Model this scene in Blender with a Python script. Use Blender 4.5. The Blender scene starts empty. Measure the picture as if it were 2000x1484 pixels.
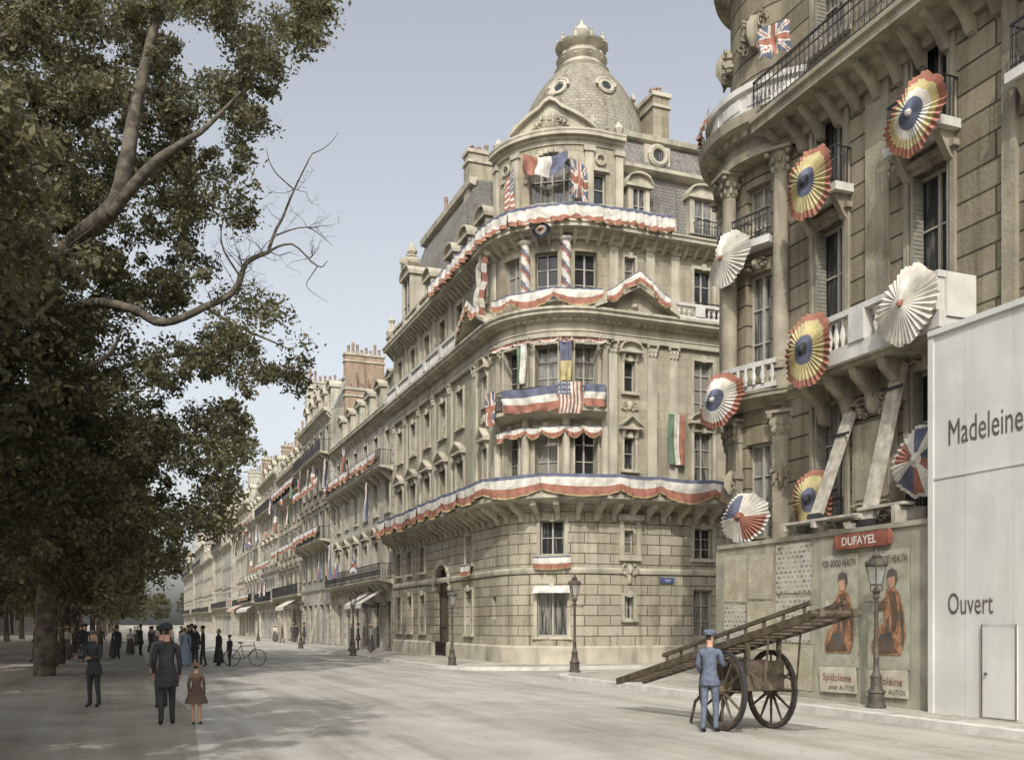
import bpy,bmesh,math,random
import numpy as np
from mathutils import Vector,Matrix,noise
random.seed(7); RNG=np.random.default_rng(7)
S=bpy.context.scene; COL=S.collection
pi=math.pi
U=Vector((-.3672,.9301,0)); V=Vector((.9301,.3672,0)); Z=Vector((0,0,1))
def W(a,v,z=0): return U*a+V*v+Vector((0,0,z))
# ---------------------------------------------------------------- materials
def nodes(name):
    m=bpy.data.materials.new(name); m.use_nodes=True
    n=m.node_tree.nodes; l=m.node_tree.links
    return m,n,l,n['Principled BSDF']
def mixc(n,l,fac,a,b,mode='MIX'):
    x=n.new('ShaderNodeMix'); x.data_type='RGBA'; x.blend_type=mode
    for i,val in ((0,fac),(6,a),(7,b)):
        if isinstance(val,bpy.types.NodeSocket): l.new(val,x.inputs[i])
        elif i==0: x.inputs[0].default_value=val
        else: x.inputs[i].default_value=(*val,1)
    return x.outputs[2]
def noi(n,l,scale,detail=5,vec=None,st=None,rz=0):
    t=n.new('ShaderNodeTexNoise'); t.inputs['Scale'].default_value=scale; t.inputs['Detail'].default_value=detail
    g=n.new('ShaderNodeNewGeometry'); v=g.outputs['Position'] if vec is None else vec
    if rz:
        mp=n.new('ShaderNodeMapping'); mp.inputs['Rotation'].default_value=(0,0,rz); l.new(v,mp.inputs[0]); v=mp.outputs[0]
    if st:
        mp=n.new('ShaderNodeMapping'); mp.inputs['Scale'].default_value=st; l.new(v,mp.inputs[0]); v=mp.outputs[0]
    l.new(v,t.inputs['Vector']); return t.outputs['Fac']
def ramp(n,l,src,p0,p1):
    r=n.new('ShaderNodeMapRange'); r.inputs[1].default_value=p0; r.inputs[2].default_value=p1; l.new(src,r.inputs[0]); return r.outputs[0]
def mat(name,col,rough=.85,sc=3,amt=.25,bump=.0,bs=20,metal=0,dirt=None):
    m,n,l,p=nodes(name)
    lo=tuple(c*(1-amt) for c in col); hi=tuple(min(1,c*(1+amt)) for c in col)
    c=mixc(n,l,ramp(n,l,noi(n,l,sc),.35,.65),lo,hi)
    if dirt: c=mixc(n,l,ramp(n,l,noi(n,l,1.0,6,st=(2.5,2.5,.35)),.48,.78),c,dirt)
    l.new(c,p.inputs['Base Color']); p.inputs['Roughness'].default_value=rough; p.inputs['Metallic'].default_value=metal
    p.inputs['Specular IOR Level'].default_value=.25
    if bump:
        b=n.new('ShaderNodeBump'); b.inputs['Strength'].default_value=bump; b.inputs['Distance'].default_value=.03
        l.new(noi(n,l,bs),b.inputs['Height']); l.new(b.outputs[0],p.inputs['Normal'])
    return m
def stone(name,col,bw=.9,bh=.4,mort=.014,dark=.55,bstr=.6,off=.5):
    m,n,l,p=nodes(name)
    uv=n.new('ShaderNodeUVMap'); uv.uv_map='UVMap'
    b=n.new('ShaderNodeTexBrick'); l.new(uv.outputs[0],b.inputs['Vector'])
    b.offset=off
    b.inputs['Scale'].default_value=1; b.inputs['Brick Width'].default_value=bw; b.inputs['Row Height'].default_value=bh
    b.inputs['Mortar Size'].default_value=mort; b.inputs['Mortar Smooth'].default_value=.3
    b.inputs['Color1'].default_value=(*[c*1.1 for c in col],1); b.inputs['Color2'].default_value=(*[c*.85 for c in col],1)
    b.inputs['Mortar'].default_value=(*[c*dark for c in col],1)
    c=b.outputs['Color']
    c=mixc(n,l,ramp(n,l,noi(n,l,.45,6),.3,.7),c,(.74,.72,.67),'MULTIPLY')
    c=mixc(n,l,ramp(n,l,noi(n,l,1.2,7,st=(3,3,.25)),.48,.78),c,(.55,.53,.48),'MULTIPLY')
    c=mixc(n,l,ramp(n,l,noi(n,l,9,6),.35,.7),c,(.86,.85,.83),'MULTIPLY')
    l.new(c,p.inputs['Base Color']); p.inputs['Roughness'].default_value=.9; p.inputs['Specular IOR Level'].default_value=.2
    inv=n.new('ShaderNodeMath'); inv.operation='SUBTRACT'; inv.inputs[0].default_value=1; l.new(b.outputs['Fac'],inv.inputs[1])
    ad=n.new('ShaderNodeMath'); ad.operation='MULTIPLY_ADD'; l.new(noi(n,l,14,6),ad.inputs[0]); ad.inputs[1].default_value=.35; l.new(inv.outputs[0],ad.inputs[2])
    bp=n.new('ShaderNodeBump'); bp.inputs['Strength'].default_value=bstr; bp.inputs['Distance'].default_value=.04
    l.new(ad.outputs[0],bp.inputs['Height']); l.new(bp.outputs[0],p.inputs['Normal'])
    return m
SC=(.45,.415,.33)
M={}
M['stoneR']=stone('rusticated_stone',(.47,.435,.35),1.15,.42,.02,.35,1)
M['stone']=stone('ashlar_stone',SC,.95,.38,.008,.7,.4)
M['trim']=mat('carved_stone',(.46,.425,.34),.9,1.2,.16,.4,12,dirt=(.23,.21,.165))
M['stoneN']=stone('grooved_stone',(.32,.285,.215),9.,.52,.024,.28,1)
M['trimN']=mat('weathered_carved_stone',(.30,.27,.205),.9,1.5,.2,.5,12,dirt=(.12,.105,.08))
M['white']=mat('pale_limestone',(.57,.56,.52),.8,2,.1,.2,15,dirt=(.40,.39,.36))
M['stoneB']=stone('hazed_pale_ashlar',(.52,.50,.44),.9,.36,.008,.75,.3)  # stoneB to stoneD: house stones lightened, distance haze painted into the colour
M['stoneC']=stone('hazed_grey_ashlar',(.44,.43,.39),.9,.36,.008,.75,.3)
M['stoneD']=stone('hazed_cream_ashlar',(.56,.53,.45),.9,.4,.008,.75,.3)
M['slate']=stone('slate_tiles',(.27,.265,.25),.22,.14,.012,.5,.6)
M['domesl']=stone('dome_slates',(.38,.355,.295),.24,.16,.014,.6,.6)
M['hazed_zinc']=mat('hazed_zinc',(.33,.34,.35),.5,2,.15)  # house roof zinc, its colour lightened to paint in aerial haze
M['brick']=stone('brick',(.36,.28,.215),.22,.08,.01,1.5,.4)
M['pot']=mat('terracotta',(.27,.20,.155))
M['iron']=mat('wrought_iron',(.04,.04,.042),.5,8,.2)
M['lampiron']=mat('lamp_iron',(.085,.075,.06),.5,6,.3)
M['frame']=mat('window_paint',(.38,.36,.31),.6,5,.1)
M['shut']=mat('shutter_paint',(.24,.23,.19),.7,6,.15)
M['wood']=mat('aged_timber',(.10,.078,.055),.8,6,.35,.4,20)
M['wood2']=mat('pale_timber',(.42,.39,.33),.8,5,.25,.4,20)
M['board']=mat('hoarding_paint',(.33,.32,.25),.8,2,.2,.2,10,dirt=(.2,.19,.15))
M['wboard']=mat('white_painted_boards',(.58,.58,.55),.7,1.2,.08,.1,8,dirt=(.50,.50,.46))
def cloth(n,c): return mat(n,c,.9,3,.24,.15,30)
M['cw']=cloth('white_bunting',(.57,.545,.49)); M['cr']=cloth('faded_red_bunting',(.31,.145,.105)); M['cb']=cloth('faded_blue_bunting',(.125,.135,.19))
M['cy']=cloth('yellow_bunting',(.46,.40,.215)); M['cg']=cloth('green_bunting',(.12,.18,.12)); M['ck']=cloth('black_bunting',(.05,.05,.055)); M['gold']=cloth('gold_fringe',(.38,.31,.17))
M['paper']=mat('poster_paper',(.48,.445,.35),.8,3,.15); M['orange']=mat('poster_orange',(.30,.16,.09),.7,9,.45); M['sky']=mat('poster_ground',(.36,.35,.275),.7,4,.15)
M['dred']=mat('sign_red',(.23,.085,.06),.5); M['ink']=mat('poster_ink',(.10,.09,.08),.7); M['bluep']=mat('enamel_blue',(.08,.11,.23),.4); M['black']=mat('black_leather',(.03,.028,.025),.6)
M['skin']=mat('skin',(.45,.27,.19),.6); M['dark']=mat('dark_wool',(.04,.04,.043),.9,20,.2); M['grey']=mat('grey_wool',(.10,.09,.085),.9,20,.2)
M['wblue']=mat('work_blue',(.12,.14,.19),.9,15,.2); M['lblue']=mat('pale_blue_cotton',(.25,.30,.38),.9,15,.1); M['brown']=mat('brown_cloth',(.12,.08,.06),.9); M['straw']=mat('straw',(.5,.42,.25),.9); M['hair']=mat('hair',(.05,.035,.025),.8)
def printed(name,col,ink,rw,rh):
    m,n,l,p=nodes(name)
    uv=n.new('ShaderNodeUVMap'); uv.uv_map='UVMap'
    b=n.new('ShaderNodeTexBrick'); l.new(uv.outputs[0],b.inputs['Vector']); b.inputs['Scale'].default_value=1
    b.inputs['Brick Width'].default_value=rw; b.inputs['Row Height'].default_value=rh; b.inputs['Mortar Size'].default_value=rh*.28; b.inputs['Mortar Smooth'].default_value=0
    b.inputs['Color1'].default_value=(*ink,1); b.inputs['Color2'].default_value=(*[(c+d)/2 for c,d in zip(col,ink)],1); b.inputs['Mortar'].default_value=(*col,1)
    c=mixc(n,l,ramp(n,l,noi(n,l,5,2),.40,.46),col,b.outputs['Color'])
    c=mixc(n,l,ramp(n,l,noi(n,l,3,5),.3,.8),c,(.7,.68,.6),'MULTIPLY')
    l.new(c,p.inputs['Base Color']); p.inputs['Roughness'].default_value=.85
    return m
M['print']=printed('small_print',(.48,.44,.34),(.17,.15,.12),.07,.045)
M['print2']=printed('bold_print',(.48,.465,.40),(.15,.13,.12),.16,.11)
def glass():
    m,n,l,p=nodes('window_glass')
    o=n.new('ShaderNodeObjectInfo')
    nz=noi(n,l,2.0,2,st=(6,6,.6))
    a=n.new('ShaderNodeMath'); a.operation='MULTIPLY_ADD'; l.new(o.outputs['Random'],a.inputs[0]); a.inputs[1].default_value=.8; l.new(nz,a.inputs[2])
    c=mixc(n,l,ramp(n,l,a.outputs[0],.85,1.15),(.03,.032,.034),(.24,.23,.20))
    l.new(c,p.inputs['Base Color']); p.inputs['Roughness'].default_value=.08; p.inputs['Specular IOR Level'].default_value=.6
    return m
M['glass']=glass()
def lampglass():
    m,n,l,p=nodes('lantern_glass'); p.inputs['Base Color'].default_value=(.45,.47,.46,1); p.inputs['Roughness'].default_value=.1; p.inputs['Alpha'].default_value=.35; return m
M['lglass']=lampglass()
def leafm():
    m,n,l,p=nodes('foliage')
    g=n.new('ShaderNodeNewGeometry')
    c=mixc(n,l,g.outputs['Random Per Island'],(.075,.078,.036),(.24,.225,.12))
    c=mixc(n,l,ramp(n,l,noi(n,l,.35,3),.35,.7),c,(.70,.70,.68),'MULTIPLY')
    l.new(c,p.inputs['Base Color']); p.inputs['Roughness'].default_value=.6
    tr=n.new('ShaderNodeBsdfTranslucent'); l.new(c,tr.inputs[0]); mx=n.new('ShaderNodeMixShader'); mx.inputs[0].default_value=.45
    l.new(p.outputs[0],mx.inputs[1]); l.new(tr.outputs[0],mx.inputs[2]); l.new(mx.outputs[0],n['Material Output'].inputs[0]); return m
M['leaf']=leafm(); M['bark']=mat('bark',(.095,.082,.063),.95,4,.45,.9,10)
def groundm(name,col,dk,sc):
    m,n,l,p=nodes(name)
    c=mixc(n,l,ramp(n,l,noi(n,l,sc,8),.3,.7),dk,col)
    c=mixc(n,l,ramp(n,l,noi(n,l,.9,6,st=(1.5,.12,1),rz=-.376),.42,.66),c,(.78,.77,.74),'MULTIPLY')
    c=mixc(n,l,ramp(n,l,noi(n,l,2.2,5,st=(1.5,.05,1),rz=-.376),.55,.7),c,(.86,.85,.83),'MULTIPLY')
    c=mixc(n,l,ramp(n,l,noi(n,l,.18,5),.45,.65),c,(.84,.84,.83),'MULTIPLY')
    c=mixc(n,l,ramp(n,l,noi(n,l,60,3),.3,.7),c,(.82,.82,.82),'MULTIPLY')
    c=mixc(n,l,ramp(n,l,noi(n,l,7,8),.64,.70),c,(.62,.59,.54),'MULTIPLY')
    l.new(c,p.inputs['Base Color']); p.inputs['Roughness'].default_value=.9; p.inputs['Specular IOR Level'].default_value=.2
    b=n.new('ShaderNodeBump'); b.inputs['Strength'].default_value=.6; b.inputs['Distance'].default_value=.025; l.new(noi(n,l,22,7),b.inputs['Height']); l.new(b.outputs[0],p.inputs['Normal'])
    return m
M['road']=groundm('dusty_road',(.53,.515,.465),(.43,.415,.37),1.1)
M['sand']=groundm('sandy_earth',(.42,.395,.335),(.30,.285,.235),.9)
M['pave']=stone('pavement_slabs',(.50,.485,.44),1.2,.9,.018,.55,.2)
M['kerb']=mat('granite_kerb',(.55,.54,.50),.8,3,.15,.3,30)
# ---------------------------------------------------------------- mesh builder
class MB:
    def __init__(s): s.v=[];s.f=[];s.m=[];s.uv=[]
    def face(s,pts,m=0,uv=None):
        n=len(s.v); s.v+=[tuple(p) for p in pts]; s.f.append(tuple(range(n,n+len(pts)))); s.m.append(m)
        s.uv+=uv if uv else [(p[0]*.7+p[1]*.7,p[2]) for p in pts]
    def q(s,F,c,m=0):
        s.face([F(*x) for x in c],m,[(x[0]+x[1],x[2]) for x in c] if abs(c[0][2]-c[2][2])>1e-6 else [(x[0],x[1]) for x in c])
    def box(s,F,s0,s1,d0,d1,z0,z1,m=0,n=1):
        for i in range(n):
            a=s0+(s1-s0)*i/n; b=s0+(s1-s0)*(i+1)/n
            s.q(F,[(a,d1,z0),(b,d1,z0),(b,d1,z1),(a,d1,z1)],m); s.q(F,[(a,d0,z0),(b,d0,z0),(b,d0,z1),(a,d0,z1)],m)
            s.q(F,[(a,d0,z1),(b,d0,z1),(b,d1,z1),(a,d1,z1)],m); s.q(F,[(a,d0,z0),(b,d0,z0),(b,d1,z0),(a,d1,z0)],m)
        for e in (s0,s1): s.q(F,[(e,d0,z0),(e,d1,z0),(e,d1,z1),(e,d0,z1)],m)
    def sweep(s,F,ss,prof,m=0,cap=True):
        L=[0]
        for j in range(len(prof)-1): L.append(L[-1]+math.dist(prof[j],prof[j+1]))
        for i in range(len(ss)-1):
            a,b=ss[i],ss[i+1]
            for j in range(len(prof)-1):
                (d0,z0),(d1,z1)=prof[j],prof[j+1]
                s.face([F(a,d0,z0),F(b,d0,z0),F(b,d1,z1),F(a,d1,z1)],m,[(a,L[j]),(b,L[j]),(b,L[j+1]),(a,L[j+1])])
        if cap:
            for e in (ss[0],ss[-1]): s.face([F(e,d,z) for d,z in prof],m)
    def wall(s,F,s0,s1,z0,z1,ops=(),depth=.3,grid=(),m=0,mr=None):
        mr=m if mr is None else mr
        xs=sorted(set([s0,s1]+[g for g in grid if s0<g<s1]+[x for o in ops for x in o[:2]])); zs=sorted(set([z0,z1]+[x for o in ops for x in o[2:4]]))
        xs=[x for x in xs if s0<=x<=s1]; zs=[z for z in zs if z0<=z<=z1]
        for i in range(len(xs)-1):
            for j in range(len(zs)-1):
                cx=(xs[i]+xs[i+1])/2; cz=(zs[j]+zs[j+1])/2
                if any(o[0]<cx<o[1] and o[2]<cz<o[3] for o in ops): continue
                s.q(F,[(xs[i],0,zs[j]),(xs[i+1],0,zs[j]),(xs[i+1],0,zs[j+1]),(xs[i],0,zs[j+1])],m)
        for o in ops:
            for e in o[:2]: s.q(F,[(e,0,o[2]),(e,-depth,o[2]),(e,-depth,o[3]),(e,0,o[3])],mr)
            for e in o[2:4]: s.face([F(o[0],0,e),F(o[1],0,e),F(o[1],-depth,e),F(o[0],-depth,e)],mr)
    def prism(s,F,pts,d0,d1,m=0):
        s.face([F(a,d1,z) for a,z in pts],m,[(a,z) for a,z in pts]); s.face([F(a,d0,z) for a,z in pts],m)
        for i in range(len(pts)):
            a,b=pts[i],pts[(i+1)%len(pts)]
            s.face([F(a[0],d0,a[1]),F(b[0],d0,b[1]),F(b[0],d1,b[1]),F(a[0],d1,a[1])],m)
    def bracket(s,F,c,w,pts,m=0):
        for e in (c-w/2,c+w/2): s.face([F(e,d,z) for d,z in pts],m)
        for i in range(len(pts)):
            a,b=pts[i],pts[(i+1)%len(pts)]
            s.face([F(c-w/2,*a),F(c+w/2,*a),F(c+w/2,*b),F(c-w/2,*b)],m)
    def gable(s,F,s0,s1,z0,zf,d0,d1,n=8,m=0):
        for i in range(n):
            a=s0+(s1-s0)*i/n; b=s0+(s1-s0)*(i+1)/n; za,zb=zf(a),zf(b)
            for d in (d0,d1): s.face([F(a,d,z0),F(b,d,z0),F(b,d,zb),F(a,d,za)],m,[(a,z0),(b,z0),(b,zb),(a,za)])
            s.face([F(a,d0,za),F(b,d0,zb),F(b,d1,zb),F(a,d1,za)],m)
    def rake(s,F,s0,s1,zf,t,d0,d1,n=8,m=0):
        for i in range(n):
            a=s0+(s1-s0)*i/n; b=s0+(s1-s0)*(i+1)/n; za,zb=zf(a),zf(b)
            P=lambda x,z,d:F(x,d,z)
            s.face([P(a,za,d1),P(b,zb,d1),P(b,zb+t,d1),P(a,za+t,d1)],m); s.face([P(a,za+t,d0),P(b,zb+t,d0),P(b,zb+t,d1),P(a,za+t,d1)],m); s.face([P(a,za,d0),P(b,zb,d0),P(b,zb,d1),P(a,za,d1)],m)
        for e in (s0,s1): s.face([F(e,d0,zf(e)),F(e,d1,zf(e)),F(e,d1,zf(e)+t),F(e,d0,zf(e)+t)],m)
    def rev(s,c,prof,n=12,m=0,a0=0,a1=2*pi,uvr=None):
        c=Vector(c)
        L=[0]
        for j in range(len(prof)-1): L.append(L[-1]+math.dist(prof[j],prof[j+1]))
        def P(i,j):
            r,z=prof[j]; t=a0+(a1-a0)*i/n
            return c+Vector((r*math.cos(t),r*math.sin(t),z))
        R=uvr or max(p[0] for p in prof)
        for j in range(len(prof)-1):
            for i in range(n):
                u0=R*(a0+(a1-a0)*i/n);u1=R*(a0+(a1-a0)*(i+1)/n)
                s.face([P(i,j),P(i+1,j),P(i+1,j+1),P(i,j+1)],m,[(u0,L[j]),(u1,L[j]),(u1,L[j+1]),(u0,L[j+1])])
    def blob(s,F,cs,cd,cz,rs,rd,rz,m=0,n=7,k=4):
        def P(i,j):
            t=2*pi*i/n; p=-pi/2+pi*j/k
            return F(cs+rs*math.cos(p)*math.cos(t),cd+rd*math.cos(p)*math.sin(t),cz+rz*math.sin(p))
        for j in range(k):
            for i in range(n): s.face([P(i,j),P(i+1,j),P(i+1,j+1),P(i,j+1)],m)
    def tube(s,pts,rads,n=6,m=0):
        pts=[Vector(p) for p in pts]
        if not hasattr(rads,'__len__'): rads=[rads]*len(pts)
        rings=[]; prev=None
        for i,p in enumerate(pts):
            d=(pts[min(i+1,len(pts)-1)]-pts[max(i-1,0)]).normalized()
            if prev is None: x=d.cross(Z) if abs(d.z)<.9 else d.cross(Vector((1,0,0)))
            else: x=prev-d*prev.dot(d)
            x.normalize(); prev=x; y=d.cross(x)
            rings.append([p+(x*math.cos(2*pi*k/n)+y*math.sin(2*pi*k/n))*rads[i] for k in range(n)])
        for i in range(len(rings)-1):
            for k in range(n):
                s.face([rings[i][k],rings[i][(k+1)%n],rings[i+1][(k+1)%n],rings[i+1][k]],m)
        s.face(rings[0],m); s.face(rings[-1],m)
    def mesh(s,name,mats,org=(0,0,0),smooth=None):
        o=np.array(org); v=np.array(s.v,dtype=float)-o
        me=bpy.data.meshes.new(name); me.from_pydata(v.tolist(),[],s.f)
        me.polygons.foreach_set('material_index',s.m)
        uv=me.uv_layers.new(name='UVMap'); uv.data.foreach_set('uv',np.array(s.uv,dtype=np.float32).ravel())
        for x in mats: me.materials.append(M[x])
        if smooth:
            b=bmesh.new(); b.from_mesh(me); bmesh.ops.remove_doubles(b,verts=b.verts,dist=1e-4)
            bmesh.ops.recalc_face_normals(b,faces=b.faces); b.to_mesh(me); b.free()
            me.polygons.foreach_set('use_smooth',[True]*len(me.polygons)); me.set_sharp_from_angle(angle=math.radians(smooth))
        return me
    def obj(s,name,mats,parent=None,org=None,smooth=None):
        org=Vector(parent.location) if parent is not None else Vector(org if org is not None else (0,0,0))
        o=bpy.data.objects.new(name,s.mesh(name,mats,org,smooth)); COL.objects.link(o)
        if parent is not None: o.parent=parent
        else: o.location=org
        return o
def tag(o,label,cat,group=None):
    o["label"]=label; o["category"]=cat
    if group: o["group"]=group
    return o
def thing(name,label,cat,loc,group=None):
    o=bpy.data.objects.new(name,None); COL.objects.link(o); o.location=loc; o.empty_display_size=.3
    return tag(o,label,cat,group)
def put(name,me,M4,parent=None):
    o=bpy.data.objects.new(name,me); COL.objects.link(o)
    if parent is not None: o.parent=parent; M4=Matrix.Translation(-Vector(parent.location))@M4
    o.matrix_basis=M4; return o
def frameF(F,s,d,z):
    o=F(s,d,z); n=(F(s,d+1,z)-o).normalized(); x=n.cross(Z).normalized()
    return Matrix(((x.x,n.x,0,o.x),(x.y,n.y,0,o.y),(0,0,1,o.z),(0,0,0,1)))
ID=lambda x,y,z:Vector((x,y,z))
WC={}
def winmesh(w,h,cols=2,rows=3):
    k=(round(w,2),round(h,2),cols,rows)
    if k in WC: return WC[k]
    b=MB(); b.face([(-w/2,0,0),(w/2,0,0),(w/2,0,h),(-w/2,0,h)],1)
    t=.06
    for x in (-w/2,w/2-t): b.box(ID,x,x+t,.005,.07,0,h)
    for z in (0,h-t): b.box(ID,-w/2+t,w/2-t,.005,.065,z,z+t)
    for i in range(1,cols):
        x=-w/2+w*i/cols; b.box(ID,x-.035,x+.035,.005,.06,t,h-t)
    for j in range(1,rows):
        z=h*j/rows; b.box(ID,-w/2+t,w/2-t,.005,.05,z-.018,z+.018)
    me=b.mesh('window',['frame','glass']); WC[k]=me; return me
def window(parent,F,s,z,w,h,depth=.25,cols=2,rows=3,name='window'):
    return put(name,winmesh(w,h,cols,rows),frameF(F,s,-depth,z),parent)
def ornament(b,F,s,z,w,h,seed=1,m=0,D=.09):
    r=random.Random(seed)
    b.blob(F,s,.02,z,w*.16,D*1.3,h*.34,m,8,5)
    for k in range(5):
        x=w*(.2+.28*r.random()); y=h*(r.random()-.5)*.8*(1-x/w); q=.05+.05*r.random()
        for sg in (-1,1): b.blob(F,s+sg*x,.02,z+y,q*w*.6+.02,D,q*h*.6+.02,m,6,3)
    for sg in (-1,1):
        for (cx,cz,r0) in ((.27,.1,.16),(.36,-.2,.12),(.2,-.32,.1)):
            pts=[F(s+sg*w*(cx+r0*(1-i/11)*math.cos(i*.75)),D*.6,z+h*(cz+r0*(1-i/11)*math.sin(i*.75))) for i in range(10)]
            b.tube(pts,[.035*min(1,w)*(1-i/14) for i in range(10)],4,m)
def pilcap(b,F,s,z,w,h,d,m=0):
    b.box(F,s-w*.5,s+w*.5,-.02,d,z,z+h*.85,m)
    for k in (-1,0,1):
        b.blob(F,s+k*w*.36,d+.01,z+h*.22,w*.17,.05,h*.2,m,6,4); b.blob(F,s+k*w*.42,d+.03,z+h*.5,w*.17,.06,h*.2,m,6,4)
    for k in (-1,1): b.blob(F,s+k*w*.52,d+.05,z+h*.76,w*.15,.07,h*.14,m,7,4)
    b.box(F,s-w*.66,s+w*.66,-.02,d+.1,z+h*.87,z+h,m)
def pilaster(b,F,s,z0,z1,w=.42,d=.1,cap=.5,m=0):
    b.box(F,s-w*.62,s+w*.62,-.02,d+.05,z0,z0+.28,m); b.box(F,s-w/2,s+w/2,-.02,d,z0+.28,z1-cap,m)
    pilcap(b,F,s,z1-cap,w,cap,d+.01,m)
def column(b,F,s,d,z0,z1,r=.18,cap=.5,m=0,n=14):
    c=F(s,d,0)
    b.rev(c,[(r*1.45,z0),(r*1.45,z0+.12),(r*1.25,z0+.14),(r*1.3,z0+.2),(r*1.05,z0+.26),(r,z0+.3),(r*1.02,z0+(z1-z0)*.35),(r*.88,z1-cap),(r*1.0,z1-cap+.03),(r*.9,z1-cap+.06),(r*1.0,z1-cap*.5),(r*1.4,z1-cap*.15),(r*1.4,z1-cap*.13)],n,m)
    G=lambda x,y,zz:c+Vector((x,y,zz))
    for k in range(8):
        t=k*pi/4; b.blob(G,math.cos(t)*r*1.0,math.sin(t)*r*1.0,z1-cap*.75,r*.3,r*.3,cap*.17,m,5,3); b.blob(G,math.cos(t+.4)*r*1.2,math.sin(t+.4)*r*1.2,z1-cap*.45,r*.32,r*.32,cap*.17,m,5,3)
    q=r*1.75; M0=frameF(F,s,d,0); x=M0.col[0].to_3d(); y=M0.col[1].to_3d()
    H=lambda a,bb,zz:c+x*a+y*bb+Vector((0,0,zz))
    b.box(H,-q,q,-q,q,z1-cap*.13,z1,m)
    for a in (-1,1):
        for e in (-1,1): b.blob(H,a*r*1.3,e*r*1.3,z1-cap*.24,r*.35,r*.35,cap*.13,m,6,3)
def baluster(b,F,s0,s1,d,z0,z1,m=0,sp=.24,piers=(),t=.12):
    h=z1-z0; L=s1-s0; ng=max(1,int(L/1.2))
    b.box(F,s0,s1,d-t,d+t*.2,z0,z0+.12,m,ng); b.box(F,s0,s1,d-t*1.15,d+t*.35,z1-.12,z1,m,ng)
    k=int(L/sp)
    for i in range(k):
        s=s0+(i+.5)*L/k
        if any(abs(s-p)<.3 for p in piers): continue
        c=F(s,d-t*.4,z0)
        b.rev(c,[(.04,.12),(.035,.2),(.075,h*.42),(.03,h*.68),(.05,h-.13)],6,m)
    for p in piers: b.box(F,p-.22,p+.22,d-t*1.3,d+t*.5,z0+.12,z1-.12,m)
def railing(b,F,s0,s1,d,z0,h,m=0,sp=.13,ends=True,din=0.):
    n=max(1,int((s1-s0)/1.0)); b.box(F,s0,s1,d-.02,d+.02,z0+h-.04,z0+h,m,n); b.box(F,s0,s1,d-.015,d+.015,z0+.08,z0+.11,m,n); b.box(F,s0,s1,d-.012,d+.012,z0+h*.72,z0+h*.72+.02,m,n)
    k=int((s1-s0)/sp)
    for i in range(k+1):
        s=s0+(s1-s0)*i/max(1,k); b.tube([F(s,d,z0),F(s,d,z0+h-.03)],.011,4,m)
        if i<k:
            c=s+sp/2; pts=[F(c+.05*math.cos(t),d,z0+h*.42+.16*math.sin(t)) for t in (0,1.05,2.1,3.14,4.2,5.25,6.28)]
            b.tube(pts,.009,3,m)
    if ends and d>din+.1:
        for e in (s0,s1):
            for j in range(int((d-din)/sp)+1): b.tube([F(e,din+j*sp,z0),F(e,din+j*sp,z0+h-.03)],.011,4,m)
            b.tube([F(e,din,z0+h-.02),F(e,d,z0+h-.02)],.02,4,m)
def corn(p,z0,z1):
    h=z1-z0
    return [(-.04,z0),(p*.15,z0),(p*.2,z0+h*.25),(p*.45,z0+h*.35),(p*.5,z0+h*.5),(p*.92,z0+h*.55),(p*.92,z0+h*.78),(p,z0+h*.85),(p,z1),(-.04,z1+.03)]
def surround(b,F,s,w,z0,h,style='flat',m=0,t=.13):
    for x in (s-w/2-t,s+w/2): b.box(F,x,x+t,-.03,.06,z0,z0+h,m)
    b.box(F,s-w/2-t,s+w/2+t,-.03,.065,z0+h,z0+h+t,m); b.box(F,s-w/2-t-.05,s+w/2+t+.05,-.03,.14,z0-.12,z0-.001,m)
    b.box(F,s-.1,s+.1,.05,.13,z0+h-.05,z0+h+t+.1,m)
    if style!='flat':
        zc=z0+h+t+.18; e=w/2+t+.16
        for x in (-1,1): b.bracket(F,s+x*(w/2+t*.5),.12,[(0,zc-.4),(.08,zc-.35),(.2,zc-.05),(.24,zc),(0,zc)],m)
        b.box(F,s-e,s+e,-.03,.3,zc,zc+.1,m,2)
        if style=='tri':
            zf=lambda x:zc+.1+.42*(1-abs(x-s)/e); b.gable(F,s-e,s+e,zc+.1,zf,-.02,.12,4,m); b.rake(F,s-e,s+e,zf,.09,-.02,.32,4,m)
        if style=='seg':
            zf=lambda x:zc+.1+.34*math.sqrt(max(0,1-((x-s)/e)**2)); b.gable(F,s-e,s+e,zc+.1,zf,-.02,.12,8,m); b.rake(F,s-e,s+e,zf,.08,-.02,.3,8,m)
# ---------------------------------------------------------------- flags etc
def clothgrid(b,P,nu,nv,mf):
    for i in range(nu):
        for j in range(nv):
            b.face([P(i/nu,j/nv),P((i+1)/nu,j/nv),P((i+1)/nu,(j+1)/nv),P(i/nu,(j+1)/nv)],mf((i+.5)/nu,(j+.5)/nv))
CM=['cw','cr','cb','cy','cg','ck','gold']
def f_fr(u,v): return 2 if u<.333 else (0 if u<.667 else 1)
def f_frh(u,v): return 2 if v>.667 else (0 if v>.333 else 1)
def f_it(u,v): return 4 if u<.333 else (0 if u<.667 else 1)
def f_us(u,v):
    if u<.42 and v>.46: return 0 if (int(u*26)%2==0 and int(v*22)%2==0) else 2
    return 1 if int(v*13)%2==0 else 0
def f_usv(u,v): return f_us(1-v,u)
def f_uk(u,v):
    x=u-.5;y=v-.5
    if abs(x)<.07 or abs(y)<.09: return 1
    if abs(x)<.12 or abs(y)<.16: return 0
    d=min(abs(x-y),abs(x+y))
    return 1 if d<.035 else (0 if d<.1 else 2)
def f_be(u,v): return 5 if u<.333 else (3 if u<.667 else 1)
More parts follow.
